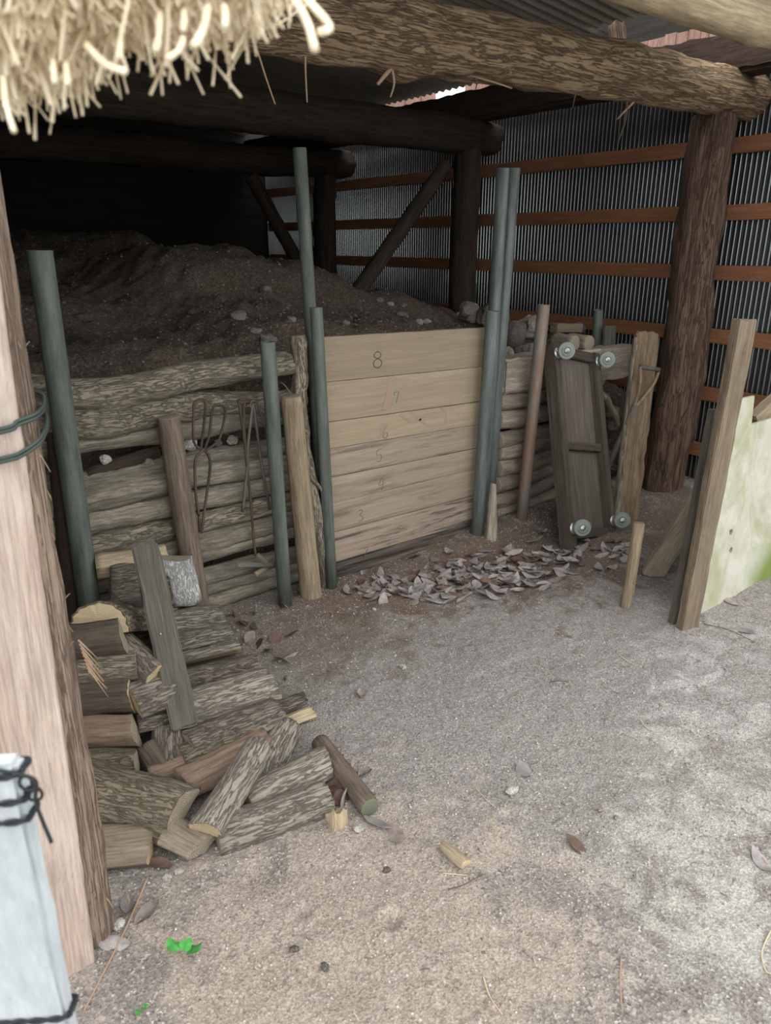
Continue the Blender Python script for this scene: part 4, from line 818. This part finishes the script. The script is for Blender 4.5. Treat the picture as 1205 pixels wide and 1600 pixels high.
# ------------------------------------------------------------------ firewood
def split_log(p0, p1, r, shape, mat_in, mat_end, mat_bark, face, label, seed, group=None, cat='firewood', name='firewood_log', flat=1.0, rough=.10):
    """A piece of firewood: split wood body, bark shell as a child. face = where the bark side looks."""
    p0, p1 = Vector(p0), Vector(p1); L = (p1-p0).length; m = frame(p0, p1, face); so = Vector((seed*2.1, seed*.7, 0))
    half = {'round': 180, 'half': 92, 'third': 66, 'quarter': 50, 'slab': 60}[shape]; narc = 22 if shape != 'round' else 28
    arc = [R(90-half+2*half*k/(narc-1 if shape != 'round' else narc)) for k in range(narc)]
    cy = {'round': 0, 'half': .45, 'third': .5, 'quarter': .6, 'slab': .75}[shape]     # shift so that the middle sits on the axis
    NR = max(8, int(L/.022)); rnd = random.Random(seed); tilt0, tilt1 = rnd.uniform(-.25, .25), rnd.uniform(-.25, .25); tap = rnd.uniform(.88, 1.08)
    def section(i, rr_):
        t_ = i/NR; z = L*t_; out = []
        for a in arc:
            n_ = rough*fbm(Vector((math.cos(a)*1.7, math.sin(a)*1.7, z*9))+so)+rough*.6*fbm(Vector((math.cos(a)*6, math.sin(a)*6, z*5))+so, 3)
            q = rr_*(1+n_)*(1+(tap-1)*t_); out.append(Vector((q*math.cos(a), q*math.sin(a)*flat-cy*r*flat, z)))
        return out
    def inner(sec, i):
        if shape == 'round': return []
        a, b = sec[-1], sec[0]; z = sec[0].z; pts = []
        apex = {'half': None, 'slab': None, 'third': Vector((.12*r, -cy*r*flat-.02*r, z)), 'quarter': Vector((-.1*r, -cy*r*flat, z))}[shape]
        chain = [a, b] if apex is None else [a, apex, b]
        for s_ in range(len(chain)-1):
            for k in range(1, 5) if s_ < len(chain)-2 else range(1, 4):
                p = chain[s_].lerp(chain[s_+1], k/4); p = Vector(p); p.y += .05*r*fbm(Vector((k*.7+s_*3, z*6, seed))); p.x += .05*r*fbm(Vector((k*.7+s_*3, z*6, seed+5))); p.z = z; pts.append(p)
        return pts
    def fix(pts, i):
        tl = tilt0 if i == 0 else (tilt1 if i == NR else 0)
        return [Vector((p.x, p.y, p.z+tl*p.x+(.004*noise.noise(p*80) if i in (0, NR) else 0))) for p in pts]
    secs = []
    for i in range(NR+1): s_ = section(i, r*.93); secs.append(fix(s_+inner(s_, i), i))
    n_ = len(secs[0]); v = [p for s_ in secs for p in s_]; f = []; fm = []
    for i in range(NR):
        for k in range(n_): k2 = (k+1) % n_; f.append((i*n_+k, i*n_+k2, (i+1)*n_+k2, (i+1)*n_+k)); fm.append(0)
    for i, fl in ((0, True), (NR, False)):
        c = sum(secs[i], Vector())/n_; ci = len(v); v.append(c)
        for k in range(n_): k2 = (k+1) % n_; a, b = i*n_+k, i*n_+k2; f.append((ci, b, a) if fl else (ci, a, b)); fm.append(1)
    o = link(name, mesh(name, v, f, [M[mat_in], M[mat_end]], fm), None, m)
    for pl_ in o.data.polygons:
        if pl_.material_index == 1: pl_.use_smooth = False
    tag(o, label, cat, group)
    if mat_bark:
        V = []; F = []; closed = shape == 'round'; na = len(arc)
        for i in range(NR+1): V += fix(section(i, r), i)
        off = len(V)
        for i in range(NR+1): V += fix(section(i, r*.92), i)
        cnt = na if closed else na-1
        for i in range(NR):
            for k in range(cnt):
                k2 = (k+1) % na; a, b, c_, d_ = i*na+k, i*na+k2, (i+1)*na+k2, (i+1)*na+k; F.append((a, b, c_, d_)); F.append((off+a, off+d_, off+c_, off+b))
        for i, fl in ((0, True), (NR, False)):
            for k in range(cnt):
                k2 = (k+1) % na; a, b = i*na+k, i*na+k2; F.append((a, off+a, off+b, b) if fl else (a, b, off+b, off+a))
        if not closed:
            for i in range(NR):
                a, d_ = i*na, (i+1)*na; F.append((a, d_, off+d_, off+a)); a += na-1; d_ += na-1; F.append((a, off+a, off+d_, d_))
        bk = link('bark', mesh('bark', V, F, M[mat_bark])); bk.parent = o
    return o
UP = (0, -.35, 1); FR = (-.5, -.8, .35)
gR = 'firewood stacked in the right row'; gL = 'firewood stacked in the left row'; gF = 'loose firewood in front of the stacks'
FW = [ # p0(px,py,z)  p1(px,py,z)  r  shape inner end bark face label group
 ((235, 978, .20), (345, 962, .18), .068, 'half', 'split_grey', 'end_grey', 'oak_bark', UP, 'grey barked split log, rearmost of the right row, behind the leaning timber', gR),
 ((240, 1012, .18), (360, 985, .17), .05, 'third', 'split_pale', 'end_grey', 'oak_bark', UP, 'grey barked split log just in front of the rearmost one in the right row', gR),
 ((240, 1040, .155), (374, 1010, .15), .048, 'third', 'split_pale', 'end_pale', 'oak_bark', (.1, .5, 1), 'split log with a long pale yellow face in the right row', gR),
 ((250, 1072, .15), (402, 1040, .14), .06, 'half', 'split_grey', 'end_grey', 'brown_bark', UP, 'brown barked log under the pale faced one in the right row', gR),
 ((255, 1112, .145), (424, 1066, .14), .068, 'half', 'split_grey', 'end_grey', 'oak_bark', UP, 'largest grey barked log in the right row with its pale end sticking out', gR),
 ((265, 1142, .10), (402, 1102, .09), .05, 'half', 'split_grey', 'end_grey', 'mossy_bark', UP, 'greenish split log below the largest barked log in the right row', gR),
 ((292, 1158, .11), (436, 1108, .10), .052, 'third', 'split_red', 'end_grey', 'brown_bark', UP, 'brown ridged split log at the front of the right row', gR),
 ((285, 1190, .07), (440, 1135, .055), .06, 'half', 'split_red', 'end_grey', 'mossy_bark', (-.2, -.7, .7), 'mossy split log lowest at the front of the right row', gR),
 ((420, 1112, .03), (478, 1092, .03), .042, 'third', 'split_grey', 'end_grey', 'brown_bark', UP, 'short split piece poking out right of the right row', gR),
 ((430, 1135, .025), (488, 1112, .025), .035, 'quarter', 'split_pale', 'end_pale', None, UP, 'small pale split piece at the foot of the right row', gR),
 ((285, 1225, .085), (420, 1160, .06), .06, 'third', 'split_red', 'end_grey', None, (-.4, -.6, .7), 'reddish split log lying under the round diagonal log', gF),
 ((400, 1215, .055), (452, 1125, .075), .075, 'slab', 'split_pale', 'end_pale', 'oak_bark', UP, 'wide bark faced slab beneath the round diagonal log', gF),
 ((385, 1252, .045), (512, 1188, .05), .062, 'third', 'split_grey', 'end_pale', 'oak_bark', UP, 'pale split log with a straight broken edge right of the round diagonal log', gF),
 ((322, 1295, .085), (408, 1158, .155), .05, 'half', 'split_pale', 'end_pale', 'oak_bark', UP, 'round barked log lying diagonally on top of the loose firewood', gF),
 ((338, 1305, .045), (514, 1243, .04), .058, 'half', 'split_grey', 'end_grey', 'oak_bark', (-.1, -.5, .8), 'grey barked log lying lowest in front of the loose firewood', gF),
 ((262, 1292, .065), (316, 1322, .045), .065, 'third', 'split_grey', 'end_grey', None, (.3, -.5, .8), 'greyish brown split block with a dark broken end, beside the mossy log', gF),
 ((85, 1215, .10), (282, 1268, .10), .082, 'half', 'split_red', 'end_grey', 'mossy_bark', (-.1, -.55, .8), 'big mossy barked log jutting out from the bark covered post', gL),
 ((120, 1335, .035), (238, 1320, .035), .06, 'half', 'split_grey', 'end_pale', None, (.1, .5, -1), 'flat split log lying lowest under the big mossy log', gL),
 ((90, 1012, .40), (194, 1000, .40), .062, 'half', 'split_dark', 'end_grey', None, (-.2, -1, -.1), 'smooth dark split log under the pale fan shaped end', gL),
 ((90, 1050, .325), (213, 1040, .325), .05, 'half', 'split_dark', 'end_grey', 'mossy_bark', (-.2, -.8, .5), 'mossy dark barked log in the middle of the left stack', gL),
 ((95, 1098, .24), (206, 1090, .24), .075, 'half', 'split_dark', 'end_pale', None, (-.2, -1, .1), 'broad dark split log with a light rimmed end in the left stack', gL),
 ((100, 1152, .155), (211, 1146, .155), .06, 'half', 'split_red', 'end_grey', None, (-.2, -1, .1), 'brown split log below the broad dark one in the left stack', gL),
 ((105, 1200, .09), (214, 1196, .09), .05, 'half', 'split_dark', 'end_grey', 'mossy_bark', (-.2, -.8, .4), 'thin dark log just behind the big mossy log', gL),
 ((168, 985, .38), (243, 1052, .30), .05, 'half', 'split_grey', 'end_pale', 'brown_bark', (-.2, -.6, .7), 'bark covered log slanting behind the leaning timber', gR),
 ((205, 1092, .24), (270, 1068, .25), .066, 'half', 'split_pale', 'end_pale', 'brown_bark', (-.2, -.4, .9), 'log with a pale yellow split underside left of the leaning timber', gR),
 ((215, 1128, .16), (275, 1110, .16), .045, 'third', 'split_grey', 'end_grey', 'brown_bark', UP, 'dark splintered log under the pale undersided log', gR),
 ((225, 1165, .12), (252, 1205, .06), .045, 'third', 'split_dark', 'end_grey', None, FR, 'small dark split piece between the two firewood rows', gR),
 ((262, 1135, .14), (262, 1205, .05), .05, 'half', 'split_dark', 'end_grey', 'brown_bark', FR, 'dark bark faced piece standing under the foot of the leaning timber', gR),
 ((232, 1222, .05), (300, 1196, .06), .045, 'half', 'split_red', 'end_grey', None, FR, 'dark reddish split piece just behind the reddish log', gR),
 ((150, 882, .42), (262, 868, .42), .055, 'half', 'split_pale', 'end_pale', None, (-.1, -.7, .6), 'pale yellow split log lying highest at the back against the green pipe', gR),
 ((172, 915, .35), (262, 903, .34), .095, 'half', 'split_dark', 'end_grey', 'brown_bark', FR, 'thick dark bark faced log under the highest pale log', gR),
 ((288, 942, .24), (272, 872, .43), .062, 'half', 'split_grey', 'end_grey', 'white_bark', (-.4, -1, .1), 'chunk with whitish crusty bark standing right of the leaning timber', gR),
 ((170, 968, .22), (275, 950, .22), .06, 'half', 'split_dark', 'end_grey', 'brown_bark', UP, 'dark log under the thick bark faced log at the back', gR),
 ((150, 1000, .10), (330, 985, .08), .07, 'half', 'split_grey', 'end_grey', 'brown_bark', UP, 'log hidden low under the rearmost logs of the right row', gR),
 ((240, 1065, .06), (380, 1030, .06), .07, 'half', 'split_grey', 'end_grey', 'brown_bark', UP, 'log low under the pale faced log of the right row', gR),
 ((240, 1125, .05), (410, 1085, .05), .07, 'half', 'split_grey', 'end_grey', 'brown_bark', UP, 'log low under the largest barked log of the right row', gR),
 ((105, 1260, .04), (215, 1240, .04), .055, 'half', 'split_dark', 'end_grey', None, UP, 'dark log on the ground behind the big mossy log', gL),
]
for i, (a, b, r, shp, mi, me_, mb, fc, lab, gp) in enumerate(FW):
    split_log(G(*a), G(*b), r, shp, mi, me_, mb, fc, lab, 200+i, gp)
# pale fan-shaped end grain facing the camera, top of the left stack
a = G(152, 968, .445); split_log(a, a+Vector((.11, .15, -.10)), .10, 'half', 'split_dark', 'end_pale', 'mossy_bark', (-.05, .1, 1), 'split log with a pale fan shaped end on top of the left stack', 260, gL)
o = log('peeled_pole', G(500, 1160, .03), G(578, 1262, .03), .031, .031, [M['post_wood'], M['end_green']], rough=.04, seed=261, seg=24); tag(o, 'round peeled pole with a greenish cut end right of the loose firewood', 'pole')
a = G(289, 1138, .13); b = G(226, 852, .62)
o = plank('leaning_timber', a, b, .085, .075, M['dark_plank'], hint=(-.25, -.9, .35), bev=.006, wear=.002, seed=70); tag(o, 'dark squared timber leaning over the middle of the firewood stacks', 'timber')
nb = link('nail', mesh('nail', *tube_data([(.012, .0362, .30), (.012, .041, .30)], .004, 8), M['zinc'])); nb.parent = o

# ------------------------------------------------------------------ leaves
def leaf_mesh(name, L, w, curl, fold, seed, mat):
    n1_, n2_ = 9, 5; v = []; f = []; r_ = random.Random(seed)
    for i in range(n1_):
        t_ = i/(n1_-1); ww = w*(math.sin(math.pi*(t_*.96+.02)))**.75
        for k in range(n2_):
            u = (k/(n2_-1)-.5)*2; y = ww*u*.5
            z = curl*L*(t_-.5)**2*2+fold*abs(u)*ww+.05*L*noise.noise(Vector((t_*3, u*2, seed)))+curl*.6*u*u*ww*(1 if seed % 2 else -1)
            v.append((L*(t_-.5), y, z))
    for i in range(n1_-1):
        for k in range(n2_-1): a = i*n2_+k; f.append((a, a+1, a+n2_+1, a+n2_))
    m0 = min(p[2] for p in v); v = [(a_, b_, c_-m0) for a_, b_, c_ in v]
    n0 = len(v); v += [(a_, b_, c_+.0008) for a_, b_, c_ in v]; f += [tuple(n0+q for q in reversed(t_)) for t_ in f]
    return mesh(name, v, f, mat)
leafs = []
for i in range(14):
    m = ['leaf_grey', 'leaf_grey', 'leaf_grey', 'leaf_tan', 'leaf_grey', 'leaf_tan', 'leaf_red'][i % 7]
    leafs.append((m, leaf_mesh('dry_leaf', [.09, .078, .066, .10][i % 4], [.045, .038, .033, .048][(i+1) % 4], [.12, -.1, .2, .05, .3][i % 5], [.1, .25, .0, -.15][i % 4], i, M[m])))
kinds = {'leaf_grey': 'grey', 'leaf_tan': 'tan', 'leaf_red': 'red brown'}
r_ = random.Random(12); cnt = 0
def drop(px, py, i=None, lift=0.0, lab=None, grp=None, tilt=.5):
    i = r_.randrange(14) if i is None else i; m, me = leafs[i]; p = G(px, py); p.z = gzf(p.x, p.y)
    o = bpy.data.objects.new('dry_leaf', me); S.collection.objects.link(o); o.location = p+Vector((0, 0, .001+lift)); o.rotation_euler = (r_.gauss(0, tilt*.5), r_.gauss(0, tilt*.5), r_.uniform(0, 6.28))
    tag(o, lab or '%s dry leaf in the drift before the dolly and boards' % kinds[m], 'leaf', grp or 'dry leaves drifted in front of the boards (%s)' % kinds[m]); return o
while cnt < 285:                                          # the drift: a band in front of boards and dolly
    px = r_.gauss(760, 110) if cnt % 3 else r_.uniform(560, 985); c = 915-.115*(px-560)-(20 if px > 850 else 0); py = r_.gauss(c+12, 15 if px < 650 else 20)
    if not (540 < px < 985) or py > 945 or py < 835 or (930 < px and py > 900): continue
    drop(px, py, lift=r_.random()*.025*math.exp(-((px-800)/120)**2)); cnt += 1
for i, (px, py) in enumerate([(395, 985), (405, 1010), (420, 1020), (440, 1035), (380, 975), (430, 1000), (455, 995), (400, 960), (445, 950), (390, 1000), (365, 965), (452, 1030)]):
    drop(px, py, lab='dry leaf gathered beside the right firewood row at the log wall', grp='dry leaves beside the firewood', lift=.008, tilt=1.2)
for i, (px, py, k) in enumerate([(522, 1232, 6), (532, 1255, 6), (515, 1218, 0), (528, 1240, 13), (540, 1262, 1), (508, 1275, 6), (500, 1250, 13)]):
    drop(px, py, k, lab='curled leaf between the peeled pole and the grey barked log', grp='curled leaves by the peeled pole', lift=.012, tilt=1.6)
for px, py, k, lab in [(570, 1212, 5, 'tan leaf lying just right of the peeled pole'), (590, 1290, 0, 'grey leaf lying flat below the peeled pole'), (618, 1308, 3, 'tan leaf lying below the grey flat leaf near the pole'), (818, 1205, 2, 'crumpled grey leaf beside the small grey stone'), (250, 1355, 13, 'large reddish brown leaf at the foot of the flat split log'), (200, 1420, 9, 'grey leaf by the bark covered post foot'), (178, 1478, 4, 'grey leaf lying before the sawn plank foot'), (230, 1430, 5, 'tan leaf beside the long twig'),
                     (1165, 985, 0, 'grey leaf below the white mouldy board'), (1140, 940, 3, 'tan leaf at the foot of the white mouldy board'), (565, 1088, 5, 'tan leaf lying alone right of the firewood'), (1190, 1350, 4, 'grey leaf at the right edge of the photo'), (900, 1320, 13, 'tiny dark leaf on the bare dirt right of the wood chip')]:
    o = drop(px, py, k, lab=lab, grp='single fallen leaves', tilt=.3)

V = []; F = []; q_ = random.Random(77)
for i in range(1500):
    x, y = q_.uniform(.45, 3.4), .62+2.0*q_.random(); a = q_.uniform(0, 6.28); L = q_.uniform(.006, .03); z = gzf(x, y)+.0015
    d1 = Vector((math.cos(a), math.sin(a), 0))*L; n1 = Vector((-d1.y, d1.x, 0))*q_.uniform(-.3, .3)
    v, f = tube_data([Vector((x, y, z)), Vector((x, y, z+.002))+d1*.5+n1, Vector((x, y, z))+d1], q_.uniform(.0005, .0011), 4); o_ = len(V); V += v; F += [tuple(o_+k for k in t_) for t_ in f]
o = link('plant_litter', mesh('plant_litter', V, F, M['litter'])); tag(o, 'fine dry needles and fibres strewn over the dirt floor', 'litter', kind='stuff')

# ------------------------------------------------------------------ small things on the floor
for i, (px, py, s, m, lab) in enumerate([(800, 1237, .022, 'stone_pale', 'small squarish grey stone lying in the middle of the floor'), (630, 1045, .016, 'stone_pale', 'flat tan pebble on the floor straight below the boards'), (560, 1301, .016, 'stone_pale', 'white pebble in front of the peeled pole'), (938, 1268, .011, 'stone', 'flat round tan pebble in the right half of the floor'), (962, 1279, .008, 'stone', 'smaller tan pebble beside the flat round one'), (585, 955, .012, 'stone_pale', 'pale pebble right of the bark covered board post foot'),
        (604, 1362, .011, 'stone_dark', 'dark slate pebble left of the wood chip'), (450, 1062, .016, 'stone', 'grey pebble right of the largest barked log'), (262, 1376, .014, 'stone_pale', 'lilac pebble beside the large reddish brown leaf'), (280, 1366, .011, 'stone_pale', 'white pebble just right of the lilac pebble'), (186, 1448, .018, 'stone_pale', 'pale stone at the foot of the bark covered post'), (508, 1510, .012, 'stone_dark', 'grey chip stone near the bottom middle'), (460, 1485, .011, 'stone_dark', 'dark chip stone in the sandy gravel'), (618, 1025, .008, 'stone_pale', 'tiny pale pebble above the flat tan pebble'), (570, 887, .014, 'stone_pale', 'white pebble below the lowest board'), (840, 750, .02, 'stone', 'stone')][:15]):
    p = G(px, py); o = link('pebble', stone_mesh('pebble', s, s*.75, s*.6, M[m], seed=300+i, flat=i % 2)); o.location = (p.x, p.y, gzf(p.x, p.y)+s*.35); o.rotation_euler = (0, 0, i); tag(o, lab, 'stone')
a, b = G(693, 1322, .012), G(728, 1352, .012); o = log('wood_chip', a, b, .018, .022, [M['split_pale'], M['end_pale']], rough=.2, seed=320); o.scale = (1, .7, 1); tag(o, 'stubby greenish yellow wood chip lying on the open floor', 'wood chip')
p = G(530, 1285, .02); o = plank('rotten_chunk', p+Vector((-.01, 0, -.03)), p+Vector((0, .01, .035)), .05, .03, M['split_pale'], wear=.008, seed=71); tag(o, 'crumbling chunk of rotten wood beside the curled leaves', 'wood')
def twig(name, pts, r, m, lab): 
    q = []
    for px, py in pts: p = G(px, py); p.z = gzf(p.x, p.y)+.004; q.append(p)
    return tag(tube(name, smooth_path(q, 6), r, M[m], seg=6, taper=.5), lab, 'twig')
twig('twig', [(232, 1375), (200, 1450), (165, 1520), (132, 1580)], .0032, 'twig', 'long thin brown twig on the ground before the sawn plank foot')
twig('twig', [(692, 1370), (715, 1372), (730, 1374)], .0018, 'twig_pale', 'pale dry stalk just below the wood chip')
twig('twig', [(700, 1396), (725, 1388), (755, 1368)], .0015, 'twig_dark', 'dark thin twig below the wood chip')
twig('twig', [(1000, 1125), (1010, 1138), (1025, 1145)], .0022, 'twig_pale', 'curled yellow stem in the middle right of the floor')
twig('twig', [(968, 1028), (985, 1038), (1003, 1044)], .0018, 'twig_pale', 'grey thin twig on the floor left below the upright planks')
twig('twig', [(860, 1068), (875, 1067), (888, 1070)], .0018, 'twig_dark', 'short dark twig in the middle of the floor')
twig('twig', [(742, 1230), (760, 1252), (775, 1266)], .0015, 'twig_pale', 'thin straw left of the small grey stone')
twig('twig', [(1180, 1330), (1195, 1350), (1215, 1375)], .004, 'twig', 'brown broken stem at the right edge of the floor')
twig('twig', [(970, 1500), (968, 1545), (972, 1590)], .0022, 'twig', 'reddish needle twig at the bottom right of the floor')
twig('twig', [(1205, 1455), (1190, 1490), (1196, 1520), (1210, 1525)], .002, 'twig_pale', 'pale looped stalk at the right bottom edge')
twig('twig', [(1100, 975), (1140, 985), (1180, 1002)], .002, 'twig_dark', 'dark stalk on the earth below the mouldy board')
twig('twig', [(755, 1528), (765, 1560), (785, 1590)], .002, 'twig_pale', 'pale root fibre at the bottom middle')
# seedling
p = G(300, 1490); p.z = gzf(p.x, p.y); sd_ = empty('seedling', p); tag(sd_, 'tiny bright green seedling with lobed leaves growing in the gravel', 'plant')
v, f = merge([tube_data(smooth_path([Vector((0, 0, 0)), Vector((.0, 0, .02)), Vector((-.012, -.004, .036))]), .0012, 6), tube_data(smooth_path([Vector((0, 0, .012)), Vector((-.02, .004, .03)), Vector((-.034, .01, .038))]), .001, 6), tube_data(smooth_path([Vector((0, 0, .01)), Vector((.004, -.004, .018)), Vector((.002, -.014, .024))]), .001, 6)])
q = link('stem', mesh('stem', v, f, M['twig'])); q.parent = sd_
for (x, y, z, s, a) in ((-.012, -.004, .037, .016, .3), (-.036, .010, .039, .020, 1.8), (.001, -.015, .025, .019, 4.0)):
    V = [(0, 0, 0)]; F = []
    for k in range(24): t_ = 2*math.pi*k/24; rr_ = s*(.72+.28*abs(math.cos(t_*1.5))); V.append((rr_*math.cos(t_), rr_*math.sin(t_), .003*math.cos(t_*3)))
    for k in range(24): F.append((0, 1+k, 1+(k+1) % 24))
    q = link('leaf', mesh('leaf', V, F, M['leaf_green'])); q.parent = sd_; q.location = (x, y, z); q.rotation_euler = (.3, -.2, a)
p = G(222, 1582); p.z = gzf(p.x, p.y)+.003; sd2 = empty('seedling', p); tag(sd2, 'smaller green sprout at the bottom edge left', 'plant')
for (x, y, a) in ((-.008, 0, 0), (.01, .004, 2)): q = link('leaf', bpy.data.meshes['leaf'].copy()); q.parent = sd2; q.location = (x, y, .004); q.scale = (.45, .45, .45); q.rotation_euler = (.2, .1, a)

# hanging bark strips and fibres under the front beam
def strip(pts, r, m='twig_dark'):
    v, f = tube_data(smooth_path([PY(a, b, 2.50) for a, b in pts], 6), r, 6, .5); q = link('bark_strip', mesh('bark_strip', v, f, M[m])); q.parent = b1; q.matrix_parent_inverse = b1.matrix_world.inverted()
strip([(385, 42), (402, 80), (415, 120), (430, 163)], .005, 'twig'); strip([(478, 58), (477, 90), (478, 125), (480, 160)], .005, 'twig'); strip([(624, 92), (608, 110), (590, 132)], .012, 'twig'); strip([(612, 105), (616, 130), (610, 152)], .006, 'twig'); strip([(980, 158), (978, 185), (966, 222)], .006); strip([(990, 160), (975, 175), (965, 186)], .006, 'twig'); strip([(600, 70), (601, 85), (600, 96)], .005)
strip([(668, 100), (670, 110), (667, 122)], .005); strip([(560, 75), (566, 82), (570, 90)], .004); strip([(425, 55), (430, 70), (432, 80)], .004); strip([(742, 120), (745, 130), (743, 140)], .004); strip([(900, 145), (897, 158), (895, 170)], .004)
strip([(640, 95), (700, 108), (770, 128), (800, 138)], .006, 'twig')
